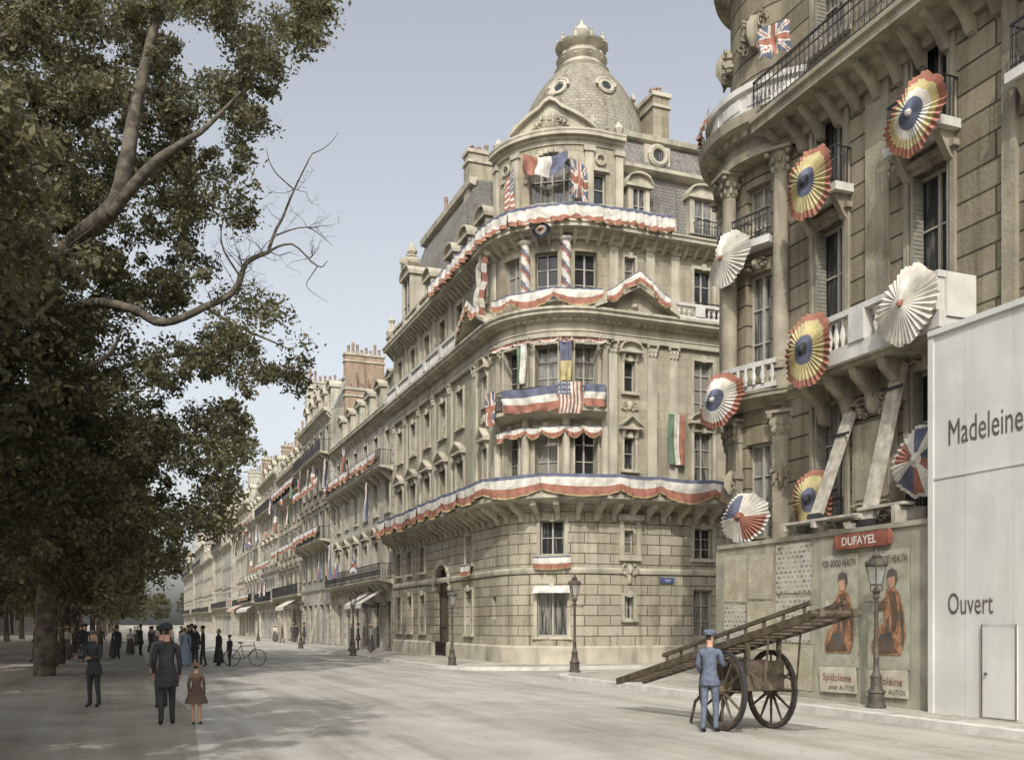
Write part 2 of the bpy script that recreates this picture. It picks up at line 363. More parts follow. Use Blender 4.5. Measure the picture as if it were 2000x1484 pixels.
def flag(F,s0,s1,d,z0,z1,fn,label,nu=26,nv=20,slant=0,wave=.05,group='allied flags hung on the facades',droop=0):
    b=MB(); ph=random.random()*6
    def P(u,v):
        s=s0+(s1-s0)*(u+.06*math.sin(v*5+ph)*(1-v)); z=z0+(z1-z0)*v+slant*(u-.5)-droop*4*u*(1-u)
        return F(s,d+wave*(math.sin(u*11+ph+v*2)+.4*math.sin(u*23+ph*2-v*4))*(1.2-v)+.02,z)
    clothgrid(b,P,nu,nv,fn)
    o=b.obj('flag',CM,org=F((s0+s1)/2,d,z1),smooth=70); return tag(o,label,'flag',group)
def bunting(F,s0,s1,d,zt,label,h=.62,sw=1.5,sag=.22,group='tricolour bunting on the balconies',cols=(2,0,1,6),bands=(.16,.58,.93,1.),sagz=None,name='bunting',fol=.05):
    b=MB(); n=max(1,round((s1-s0)/sw)); K=16; rs=random.Random(int(s0*31+zt*7))
    sagr=[.7+.6*rs.random() for _ in range(n)]; wr=[0]
    for _ in range(n): wr.append(wr[-1]+.75+.5*rs.random())
    wr=[x/wr[-1] for x in wr]; hj=[.05*(rs.random()-.5) for _ in range(n+1)]
    def P(k,i,j):
        t=i/K; s=s0+(s1-s0)*(wr[k]+(wr[k+1]-wr[k])*t); c=4*t*(1-t)*sagr[k]
        fr=[0]+list(bands); f=fr[j]
        g=0 if sagz is None else sagz(s)
        z=zt+g-f*h-(sag*c*f if j>0 else .05*c)+hj[k]*(1-t)+hj[k+1]*t
        return F(s,d+fol*(math.sin(i*2.4+j)+.5*math.sin(i*1.1+k*2.3))*(.3+f)+.03*f+.06*c*f,z)
    for k in range(n):
        for i in range(K):
            for j in range(len(bands)): b.face([P(k,i,j),P(k,i+1,j),P(k,i+1,j+1),P(k,i,j+1)],cols[j])
    o=b.obj(name,CM,org=F((s0+s1)/2,d,zt),smooth=60); return tag(o,label,'bunting',group)
def rosette(F,s,d,z,r,rings,label,tilt=0,sect=None):
    b=MB(); N=72; K=10; rs=random.Random(int(s*100+z*10)); jit=[1+.05*(rs.random()-.5) for _ in range(N)]
    def P(i,j):
        t=2*pi*i/N; f=j/K; rr=r*f*(1+.03*math.sin(i*.9)*f+(.02 if i%2 else 0))*(jit[i] if f>.5 else 1)
        dd=d+.16*(1-f)+.035*f*(1 if i%2 else -1)+.05*f*math.sin(3*t+s)-.08*f*f*max(0,math.sin(t))
        return F(s+rr*math.cos(t),dd,z+rr*math.sin(t)*(1.03 if t>pi else 1))
    for i in range(N):
        for j in range(K):
            f=(j+.5)/K
            if sect and .22<f<.92: m=sect[int(i/N*len(sect))%len(sect)]
            else: m=next(mm for q,mm in rings if f<=q)
            b.face([P(i,j),P((i+1)%N,j),P((i+1)%N,j+1),P(i,j+1)],m)
    b.blob(F,s,d+.17,z,.07*r/.75,.05,.07*r/.75,rings[0][1])
    o=b.obj('rosette',CM,org=F(s,d,z)); return tag(o,label,'rosette','pleated cloth rosettes on the facades')
# ---------------------------------------------------------------- ground
def sheet(name,pts,z,m,mat_):
    b=MB(); b.face([Vector((p.x,p.y,z)) for p in pts],0,[(p.dot(U),p.dot(V)) for p in pts]); o=b.obj(name,[mat_]); o["kind"]="structure"; return o
sheet('ground',[Vector((-900,-300,0)),Vector((900,-300,0)),Vector((900,1500,0)),Vector((-900,1500,0))],-.008,0,'sand')
sheet('road',[W(-40,1.0),W(10,.7),W(20,1.2),W(30,.8),W(700,1.0),W(700,14),W(36,14),W(36,60),W(20,60),W(20,14),W(-40,14)],0,0,'road')
def pavement(name,outline,z=.13):
    b=MB(); top=[Vector((p.x,p.y,z)) for p in outline]
    c=sum(outline,Vector((0,0,0)))/len(outline)
    b.face(top,0,[(p.dot(U),p.dot(V)) for p in outline])
    n=len(outline)
    for i in range(n):
        p,q=outline[i],outline[(i+1)%n]; b.face([p,q,q+Z*z,p+Z*z],1)
    o=b.obj(name,['pave','kerb']); o["kind"]="structure"
    k=MB()
    for i in range(n-1):
        p,q=outline[i],outline[i+1]; d=(q-p).normalized(); nn=Vector((-d.y,d.x,0))
        if (c-p).dot(nn)<0: nn=-nn
        L=(q-p).length; kk=max(1,int(L/1.1))
        if L>100: kk=60
        for j in range(kk):
            a=p+(q-p)*(j/kk)+d*.008; e=p+(q-p)*((j+1)/kk)-d*.008
            k.face([a+Z*(z+.006)-nn*.004,e+Z*(z+.006)-nn*.004,e+nn*.28+Z*(z+.006),a+nn*.28+Z*(z+.006)],0); k.face([a-nn*.004,e-nn*.004,e-nn*.004+Z*(z+.006),a-nn*.004+Z*(z+.006)],0)
    o=k.obj('kerb',['kerb']); o["kind"]="structure"
arc=lambda ca,cv,r,t0,t1,n=8:[W(ca+r*math.cos(t0+(t1-t0)*i/n),cv+r*math.sin(t0+(t1-t0)*i/n)) for i in range(n+1)]
pavement('pavement',[W(400,11.2)]+arc(37.2,14.8,3.6,-pi/2,-pi)+[W(33.6,60),W(37,60),W(37,16),W(400,16)])
pavement('pavement',[W(-30,12.5)]+arc(27.1,15.5,3.0,-pi/2,0)+[W(30.1,60),W(20,60),W(20,17),W(-30,17)])
# ---------------------------------------------------------------- corner building
A0,V0,R=35.57,14.6,3.2; LA=pi*R/2
def FC(s,d,z):
    if s<0: return W(A0-d,V0+R-s,z)
    if s<=LA:
        f=s/R; return W(A0+R-(R+d)*math.cos(f),V0+R-(R+d)*math.sin(f),z)
    return W(A0+R+s-LA,V0-d,z)
GR=[LA*i/18 for i in range(19)]; SE=22.1; SB=-16.
SS=[SB,-8,-4]+GR+[8,12,17,SE]
CB=thing('corner_building','ornate cream stone corner building with domed rotunda and tricolour bunting','building',W(A0+R,V0+R))
w=MB(); t=MB()
RB=(.5,2.15,3.85); RC=(-.28,1.33,3.0,4.66)
ops={'g':[],'a':[],'b':[],'c':[],'d':[]}
def op(k,s,wd,z,h,depth=.3,cols=2,rows=3):
    ops[k].append((s-wd/2,s+wd/2,z,z+h)); window(CB,FC,s,z,wd,h,depth-.06,cols,rows)
op('g',1.9,1.25,1.25,1.95,.3,2,1); op('g',1.9,1.0,4.55,1.4,.3,2,2)
op('g',-1.42,.42,1.95,.95,.3,2,2); op('g',-1.45,.42,4.65,.95,.3,1,2)
op('g',-5.,.95,1.2,2.,.3,2,3); op('g',-5.,.9,4.5,1.3)
op('g',5.3,.42,1.95,.95,.3,2,2); op('g',8.6,.95,1.3,2.0); op('g',8.6,.9,4.5,1.3)
for s in (16.2,18.7,21.0): op('g',s,.95,1.3,2.0); op('g',s,.9,4.5,1.3)
ops['g'].append((11.7,14.1,.1,4.7))
w.wall(FC,SB,SE,.85,6.6,[o if o[2]>.5 else (o[0],o[1],.85,o[3]) for o in ops['g']],.3,GR,0)
w.sweep(FC,[SB]+GR+[11.7],[(-.05,0),(.14,0),(.14,.78),(.06,.86),(-.05,.86)],1); w.sweep(FC,[14.1,SE],[(-.05,0),(.14,0),(.14,.78),(.06,.86),(-.05,.86)],1)
zc=3.5; r=1.2
for sg in (-1,1):
    pts=[(12.9+sg*r,4.72)]+[(12.9+sg*r*math.cos(x),zc+r*math.sin(x)) for x in [pi/2*i/8 for i in range(9)]]
    w.prism(FC,pts,-.28,.0015,0)
for i in range(14):
    a=pi*i/13; t.blob(FC,12.9+1.34*math.cos(a),.02,zc+1.34*math.sin(a),.16,.09,.16,0)
db=MB(); db.box(FC,11.7,14.1,-.5,-.36,.1,4.7,0)
for x in (12.3,13.5):
    for z0,z1 in ((.4,1.4),(1.6,3.2)): db.box(FC,x-.42,x+.42,-.37,-.32,z0,z1,0)
db.obj('door',['wood'],CB)
surround(t,FC,1.9,1.0,4.55,1.4,'flat'); surround(t,FC,1.9,1.25,1.25,1.95,'flat')
for s in (8.6,16.2,18.7,21.): surround(t,FC,s,.9,4.5,1.3,'flat'); surround(t,FC,s,.95,1.3,2.0,'flat')
surround(t,FC,-5.,.9,4.5,1.3); surround(t,FC,-1.42,.42,1.95,.95)
t.box(FC,-2.05,-.85,-.02,.22,6.0,6.25,0); t.box(FC,-1.95,-.95,-.02,.12,4.35,4.6,0)
for x in (-1.85,-1.05): t.box(FC,x-.09,x+.09,-.02,.13,4.6,6.0,0)
ornament(t,FC,-1.45,4.0,.9,.7,3,0,.14); ornament(t,FC,-1.45,6.1,1.1,.5,4,0,.14); t.blob(FC,-1.45,.0,3.6,.12,.12,.25,0)
for s in (-3.3,-.1,4.9,): ornament(t,FC,s,6.2,.6,.6,int(s*10)+50,0,.16)
t.sweep(FC,SS,[(-.04,3.8),(.05,3.8),(.08,3.86),(.08,3.98),(.03,4.05),(-.04,4.05)],0)
t.sweep(FC,SS,[(-.04,6.45),(.1,6.45),(.15,6.6),(.85,6.68),(1.0,6.75),(1.0,6.93),(-.04,6.95)],0)
s=SB+.5
while s<SE:
    t.bracket(FC,s,.2,[(0,5.9),(.12,5.95),(.18,6.15),(.45,6.3),(.78,6.5),(.82,6.68),(0,6.68)],0)
    s+=.78
for s in RB:
    op('a',s,.95,7.0,2.75,.5,2,4); op('b',s,.95,10.5,2.6,.5,2,4)
op('a',-1.45,.52,8.1,1.35,.25,1,2); op('b',-1.45,.52,11.3,1.3,.25,1,2)
op('a',6.4,.52,8.1,1.35,.25,1,2); op('b',6.4,.52,11.3,1.3,.25,1,2)
op('a',-5.,.95,7.0,2.9,.3,2,4); op('b',-5.,.95,10.6,2.3,.3,2,4)
BAY=[9.9,12.6,15.3,18.,20.7]
for s in BAY: op('a',s,1.05,7.0,2.4,.35,2,3); op('b',s,1.,11.0,1.75,.3,2,3)
for s in (-8,-11,-14): op('a',s,1.05,7.0,2.8); op('b',s,1.,10.6,2.2)
w.wall(FC,SB,SE,6.6,10.2,ops['a'],.5,GR,2); w.wall(FC,SB,SE,10.2,13.4,ops['b'],.5,GR,2)
for s in (-1.45,6.4):
    surround(t,FC,s,.52,8.1,1.35,'tri',0,.1); surround(t,FC,s,.52,11.3,1.3,'seg',0,.1); ornament(t,FC,s,10.75,.8,.6,9,0,.1)
    t.box(FC,s-.5,s+.5,-.02,.05,7.2,7.75,0)
for s in BAY: surround(t,FC,s,1.05,7.0,2.4,'tri' ,0); surround(t,FC,s,1.,11.,1.75,'flat')
for s in (-5.,-8,-11,-14): surround(t,FC,s,.95,7.,2.9,'seg'); surround(t,FC,s,.95,10.6,2.3,'flat')
for s in (-.62,-2.48,-3.5,-6.3,5.3,7.6): pilaster(t,FC,s,7.0,13.35,.42,.11,.55)
for s in (11.25,13.95,16.65,19.35,21.8): pilaster(t,FC,s,7.,13.35,.4,.09,.5)
for s in RC: column(t,FC,s,.1,7.0,13.35,.17,.5)
for s in RB: surround(t,FC,s,.95,10.5,2.6,'flat',0,.07); surround(t,FC,s,.95,7.0,2.75,'flat',0,.07)
g2=[-.1+4.55*i/10 for i in range(11)]
t.sweep(FC,g2,[(-.04,10.0),(.3,10.1),(.6,10.2),(.72,10.25),(.72,10.38),(-.04,10.4)],0)
rl=MB(); railing(rl,FC,-.05,4.4,.66,10.4,.85)
t.sweep(FC,SS,[(-.04,13.35),(.16,13.35),(.16,13.55),(.2,13.57),(.2,13.62),(.12,13.64),(.12,13.95),(.22,13.98),(.3,14.08),(.62,14.16),(.62,14.27),(.7,14.32),(.7,14.42),(-.04,14.46)],0)
s=SB
while s<SE: t.box(FC,s,s+.14,.12,.34,13.97,14.12,0); s+=.29
for s0,s1 in ((-3.3,.25),(LA-.25,LA+3.3)):
    c=(s0+s1)/2; zf=lambda x:14.45+.95*(1-abs(x-c)/((s1-s0)/2)); t.gable(FC,s0+.1,s1-.1,14.4,zf,-.1,.3,10,0); t.rake(FC,s0-.1,s1+.1,zf,.14,-.1,.78,10,0); ornament(t,FC,c,14.75,1.6,.5,21,0,.38)
baluster(t,FC,LA+3.3,SE,.55,14.46,15.2,1,.24,[11.25,13.95,16.65,19.35,21.8]); baluster(t,FC,-14,-3.4,.55,14.46,15.1,1,.24,[-4.5,-8,-11])
for s in RB: op('c',s,.95,14.9,1.95,.4,2,3)
op('c',-1.45,.5,15.8,1.05,.25,1,2); op('c',6.4,.5,15.8,1.05,.25,1,2); op('c',-5.,.9,14.8,2.,.3,2,3)
for s in BAY: op('c',s,1.,14.8,2.,.3,2,3)
for s in (-8,-11,-14): op('c',s,.9,14.8,2.)
w.wall(FC,SB,SE,13.4,17.4,ops['c'],.4,GR,2)
for s in (-1.45,6.4): surround(t,FC,s,.5,15.8,1.05,'flat',0,.1)
for s in BAY+[-5.,-8,-11,-14]: surround(t,FC,s,.95,14.8,2.,'flat')
for s in (-.7,-2.4,-3.6,-6.3,5.3,7.6,11.25,13.95,16.65,19.35,21.8): t.box(FC,s-.2,s+.2,-.02,.08,14.5,17.2,0); t.box(FC,s-.26,s+.26,-.02,.14,17.2,17.4,0)
t.sweep(FC,SS,corn(.75,17.3,17.85),0)
s=SB
while s<SE: t.bracket(FC,s,.13,[(0,17.1),(.1,17.15),(.5,17.55),(.52,17.6),(0,17.6)],0); s+=.5
D0,D1=-1.15,LA+.15; AC=1.95
op('d',AC,1.9,17.9,2.9,.45,4,3); op('d',-.1,.55,18.2,1.9,.3,1,3); op('d',4.1,.55,18.2,1.9,.3,1,3)
w.wall(FC,D0,D1,17.4,21.4,ops['d'],.4,GR,2)
for e in (D0,D1): w.face([FC(e,0,17.9),FC(e,-4,17.9),FC(e,-4,21.4),FC(e,0,21.4)],2)
for sg in (-1,1):
    r=.95; zc=19.85; w.gable(FC,AC+(0 if sg>0 else -r),AC+(r if sg>0 else 0),20.8,lambda x:zc+math.sqrt(max(0,r*r-(x-AC)**2)),-.38,.002,8,2)
for i in range(17):
    a=pi*i/16; t.blob(FC,AC+1.08*math.cos(a),.03,19.85+1.08*math.sin(a),.13,.1,.13,0)
for s in (D0+.2,.4,3.55,D1-.2): t.box(FC,s-.17,s+.17,-.02,.1,18.1,20.9,0); t.box(FC,s-.23,s+.23,-.02,.16,20.9,21.1,0)
for s in (-.1,4.1):
    t.box(FC,s-.4,s+.4,-.02,.1,20.15,20.28,0); pts=[FC(s+.2*math.cos(x),.08,20.62+.2*math.sin(x)) for x in [2*pi*i/14 for i in range(15)]]; t.tube(pts,.05,5,0)
t.sweep(FC,[D0]+GR+[D1],corn(.35,21.15,21.7),0)
zf=lambda x:21.75+1.0*max(0,1-abs(x-AC)/1.75)**.85+ (.12 if abs(x-AC)<.3 else 0)
t.gable(FC,.3,3.6,21.6,zf,-.5,.08,16,0); t.rake(FC,.25,3.65,zf,.14,-.5,.3,16,0); ornament(t,FC,AC,22.0,1.5,.9,33,0,.25); ornament(t,FC,AC,22.1,.9,.8,35,0,.3)
for s in (.25,3.65,AC):
    zz=zf(s)+.1; t.rev(FC(s,0,zz),[(.12,0),(.08,.1),(.15,.2),(.1,.36),(.03,.45),(.0,.5)],8,0)
for s in (D0+.15,D1-.1): t.rev(FC(s,-.1,21.7),[(.2,0),(.12,.15),(.22,.4),(.1,.6),(0,.75)],8,0)
w.obj('wall',['stoneR','trim','stone'],CB); t.obj('carved_trim',['trim','white'],CB,smooth=35)
dc=W(A0+4.75,V0+4.75); dm=MB()
prof=[(3.1,20.6),(3.08,22.),(3.0,22.8),(2.9,23.6),(2.7,24.4),(2.4,25.15),(2.0,25.85),(1.5,26.5),(1.08,26.9),(.95,26.98)]
dm.rev(dc,prof,40,0,uvr=2.6); o=dm.obj('dome',['domesl'],CB,smooth=40)
dm=MB()
dm.rev(dc,[(1.2,26.75),(1.28,26.9),(1.12,27.0),(.98,27.2),(1.12,27.35),(1.18,27.45),(.95,27.5),(.9,27.8),(1.15,27.95),(1.22,28.08),(.85,28.1),(.45,28.3),(.28,28.45),(.28,28.6)],20,0)
for k in range(10):
    a=k*pi/5; c=dc+Vector((math.cos(a)*1.12,math.sin(a)*1.12,28.0)); dm.rev(c,[(.1,0),(.12,.15),(.05,.3),(.08,.38),(0,.48)],6,0)
    c=dc+Vector((math.cos(a)*1.0,math.sin(a)*1.0,27.2)); dm.rev(c,[(.0,0),(.14,.12),(.12,.35),(0,.5)],6,0)
dm.rev(dc,[(.2,28.5),(.3,28.7),(.35,28.85),(.27,29.05),(.1,29.18),(.06,29.3),(0,29.45)],12,0)
def oculus(cx,ang,z,r):
    n=Vector((math.cos(ang),math.sin(ang),.35)).normalized(); x=n.cross(Z).normalized(); y=x.cross(n); c=dc+Vector((math.cos(ang),math.sin(ang),0))*cx+Z*z
    dm.tube([c+(x*math.cos(q)+y*math.sin(q))*r for q in [2*pi*i/16 for i in range(17)]],.1,6,0)
    dm.tube([c+(x*math.cos(q)+y*math.sin(q))*(r+.14)+n*.03 for q in [pi*i/10 for i in range(11)]],.07,6,0)
    dm.face([c+n*.02+(x*math.cos(q)+y*math.sin(q))*r for q in [2*pi*i/16 for i in range(16)]],1)
for ang in (-2.05,-1.2,-.3): oculus(2.48,ang,25.1,.3)
dm.obj('dome_crown',['trim','glass'],CB,smooth=35)
rf=MB()
RP=[(-.25,17.8),(-.45,20.6),(-.3,20.62),(-.3,20.8),(-.6,20.82),(-1.5,22.6),(-1.3,22.62),(-1.3,22.75),(-3.1,23.0),(-9,23.1),(-9,18)]
rf.sweep(FC,[SB,D0+.05],RP,0)
RP2=[(-.3,17.8),(-1.2,20.6),(-1.1,20.65),(-1.1,20.8),(-4,21.9),(-9,22.2),(-9,18)]
rf.sweep(FC,[D1-.05,13.1],RP2,0)
RP3=[(-.2,17.8),(-.3,18.6),(-.9,21.6),(-1.9,24.2),(-1.75,24.25),(-1.75,24.45),(-7,24.6),(-9,18)]
rf.sweep(FC,[13.2,SE],RP3,0)
rf.obj('roof',['slate'],CB)
t=MB()
t.sweep(FC,[SB,D0],[(-.5,20.55),(-.2,20.6),(-.08,20.7),(-.08,20.85),(-.65,20.9)],0); t.sweep(FC,[SB,D0],[(-1.5,22.5),(-1.2,22.55),(-1.15,22.75),(-1.6,22.85)],0)
t.sweep(FC,[13.1,SE],[(-1.9,24.1),(-1.6,24.2),(-1.55,24.5),(-2,24.55)],0)
def dormer(parent,t,F,s,z,wd,h,dd=-.15,arch=True,m=0):
    t.box(F,s-wd/2-.2,s-wd/2,dd-1.3,dd,z,z+h,m); t.box(F,s+wd/2,s+wd/2+.2,dd-1.3,dd,z,z+h,m)
    t.box(F,s-wd/2,s+wd/2,dd-1.3,dd-.3,z+h-.25 if arch else z+h,z+h+.02,m)
    e=wd/2+.32; hh=.42 if arch else .4
    zf=(lambda x:z+h+.12+hh*math.sqrt(max(0,1-((x-s)/e)**2))) if arch else (lambda x:z+h+.12+hh*(1-abs(x-s)/e))
    t.box(F,s-e,s+e,dd-1.3,dd+.12,z+h,z+h+.12,m); t.gable(F,s-e,s+e,z+h+.1,zf,dd-1.3,dd,8,m); t.rake(F,s-e,s+e,zf,.08,dd-1.35,dd+.16,8,m)
    window(parent,F,s,z,wd,h,-(dd-.12),2,2)
for s in (-1.9,-5,-8,-11): dormer(CB,t,FC,s,18.3,.6 if s>-2 else .9,1.5,.02)
for s in (7.1,9.4,11.6): dormer(CB,t,FC,s,18.2,.8,1.5,-.05)
for s in (-3.3,-6.5,):
    pts=[FC(s+.38*math.cos(x),-.85,21.75+.38*math.sin(x)) for x in [2*pi*i/16 for i in range(17)]]; t.tube(pts,.13,6,0); t.face([FC(s+.38*math.cos(x),-.86,21.75+.38*math.sin(x)) for x in [2*pi*i/16 for i in range(16)]],1); t.box(FC,s-.62,s+.62,-1.6,-.9,21.1,22.2,0)
dormer(CB,t,FC,18.6,17.9,1.3,3.0,.25); dormer(CB,t,FC,15.2,18.2,.8,1.5,-.0)
ornament(t,FC,18.6,21.8,1.6,1.0,77,0,.5); t.rev(FC(18.6,-.1,21.9),[(.3,0),(.15,.2),(.3,.5),(.15,.8),(0,1.1)],8,0); t.rev(FC(21.9,.2,17.9),[(.3,0),(.2,.4),(.35,.9),(.12,1.4),(.2,1.6),(0,1.9)],8,0)
t.obj('dormer_trim',['trim','glass'],CB,smooth=35)
t=MB(); baluster(t,FC,-3.2,LA+.0,.55,17.85,18.6,0,.3,[-3.1,-.4]); baluster(t,FC,LA,SE,.5,17.85,18.5,0,.3,BAY)
t.obj('balustrade',['trim'],CB)
railing(rl,FC,-5.6,-4.5,.4,17.85,.9); railing(rl,FC,-5.6,-4.5,.3,14.5,.8)
rl.obj('balcony_railing',['iron'],CB)
def chimney(parent,F,s,d,z0,z1,ls=1.6,ld=.7,m='brick',pots=4,name='chimney'):
    c=MB(); c.box(F,s-ls/2,s+ls/2,d-ld/2,d+ld/2,z0,z1,0); c.box(F,s-ls/2-.08,s+ls/2+.08,d-ld/2-.08,d+ld/2+.08,z1,z1+.18,1); c.box(F,s-ls/2-.08,s+ls/2+.08,d-ld/2-.08,d+ld/2+.08,z1-.5,z1-.38,1)
    for i in range(pots):
        k=(i+.5)/pots-.5; pos=F(s+k*ls*.9 if ls>ld else s,d+(0 if ls>ld else k*ld*.9),z1+.18); hh=.35+.9*random.random()**2; c.rev(pos,[(.13,0),(.1,hh*.7),(.13,hh*.8),(.11,hh),(.0,hh)],8,2)
    return c.obj(name,[m,'trim','pot'],parent)
chimney(CB,FC,-1.3,-4.4,22,24.6,1.1,.9,'stone',3); chimney(CB,FC,-4.3,-3,22,25.2,.8,1.4,'stone',4); chimney(CB,FC,14.,-2.8,22,26,.8,2.2,'stone',5); chimney(CB,FC,21.6,-4,22,25.8,.8,2.6,'brick',6)
b=MB(); clothgrid(b,lambda u,v:FC(1.2+1.4*u,.08+.3*(1-v),3.0+.3*v),8,3,lambda u,v:0); b.obj('window_awning',CM,CB)
for s,wd in ((1.9,1.5),(8.6,1.5)): bunting(FC,s-wd/2,s+wd/2,.17,4.5,'small tricolour drape on a window sill',.5,1.5,.1)
bunting(FC,-6.6,21.9,1.06,7.72,'long tricolour bunting with gold fringe along the first balcony',.66,2.2,.34,bands=(.2,.58,.93,1.),fol=.07)
b1=MB(); baluster(b1,FC,SB,SE,.95,6.95,7.6,0,.3,[]); b1.obj('balcony_balustrade',['trim'],CB)
bunting(FC,-3.1,12.5,.72,18.55,'bulging white and red bunting on the attic balcony',.72,2.3,.12,bands=(.2,.72,.97,1.),fol=.13)
bunting(FC,-2.9,.0,.82,15.05,'tricolour swag draped over a pediment',.36,1.0,.28,sagz=lambda x:1.05*max(0,1-abs(x+1.5)/1.5))
bunting(FC,.0,4.6,.45,15.25,'tricolour swags between rotunda columns',.36,1.6,.4)
bunting(FC,LA+.3,LA+3.,.82,15.05,'tricolour swag draped over a pediment',.36,1.0,.28,sagz=lambda x:.9*max(0,1-abs(x-LA-1.5)/1.5))
bunting(FC,.0,4.5,.3,9.75,'small dark swags below the rotunda balcony',.26,.8,.25)
bunting(FC,-.2,4.6,.35,13.25,'pale ribbon garland under the entablature',.1,.6,.12,cols=(0,1,0,1))
for s in (1.33,3.0):
    c=FC(s,.12,0); b=MB(); n=16
    for i in range(n):
        for j in range(40):
            k=(i/n*2+j/10)%1; m=0 if k<.5 else (1 if k<.75 else 2)
            z0=14.5+j*.067; P=lambda q,z:c+Vector((.19*math.cos(2*pi*q/n),.19*math.sin(2*pi*q/n),z)); b.face([P(i,z0),P(i+1,z0),P(i+1,z0+.067),P(i,z0+.067)],m)
    b.rev(c,[(.28,14.42),(.28,14.52),(.2,14.55)],14,0); b.rev(c,[(.19,17.15),(.28,17.25),(.3,17.32)],14,0)
    b.obj('wrapped_column',CM,CB)
flag(FC,1.65,3.6,.8,10.3,11.25,f_frh,'French tricolour cloth draped over the rotunda balcony',droop=.1,wave=.08)
flag(FC,.85,1.6,.82,10.1,11.35,f_usv,'American flag draped over the rotunda balcony')
flag(FC,.05,.75,.8,10.4,11.3,f_frh,'small tricolour cloth on the rotunda balcony'); flag(FC,3.85,4.45,.82,9.9,11.3,f_uk,'British flag on the rotunda balcony',wave=.1)
flag(FC,-3.95,-3.15,.25,8.4,10.5,lambda u,v:f_it(1-u,v),'Italian flag hung vertically from a pilaster')
flag(FC,1.15,1.55,.4,11.5,13.1,lambda u,v:3 if v<.5 else 2,'yellow and blue banner hung on a rotunda column'); flag(FC,2.8,3.2,.4,11.5,13.1,lambda u,v:4 if u>.6 else 0,'green and white banner on a rotunda column')
flag(FC,1.3,2.9,.5,20.0,20.75,f_fr,'French tricolour draped before the arched attic window',slant=.1,wave=.12,droop=.3); flag(FC,.6,1.2,.5,18.7,20.2,f_uk,'British flag hanging beside the arched attic window',slant=.4,wave=.14); flag(FC,3.35,3.85,.4,18.5,20.1,f_us,'American flag on the attic storey',slant=-.4)
rosette(FC,2.15,.75,17.45,.3,[(.3,1),(.6,0),(1,2)],'small round cockade on the cornice')
for s in (4.9,5.6):
    b=MB(); p=FC(s,.5,17.7); q=FC(s+.5,.6,14.9); pts=[p.lerp(q,i/8)+Vector((.06*math.sin(i*2.),.05*math.cos(i*1.7),0)) for i in range(9)]
    for i in range(8): b.face([pts[i]-V*.12,pts[i]+V*.12,pts[i+1]+V*.12,pts[i+1]-V*.12],(0,1,2)[i%2 if s<5 else 0])
    tag(b.obj('streamer',CM,org=p,smooth=60),'pale cloth streamer hanging from the cornice','streamer')
b=MB(); b.box(FC,-3.55,-2.9,.02,.06,3.45,3.7,0); SIGN=b.obj('street_sign',['bluep'],org=FC(-3.2,.02,3.45)); tag(SIGN,'small blue enamel street name plaque on stone wall','sign')
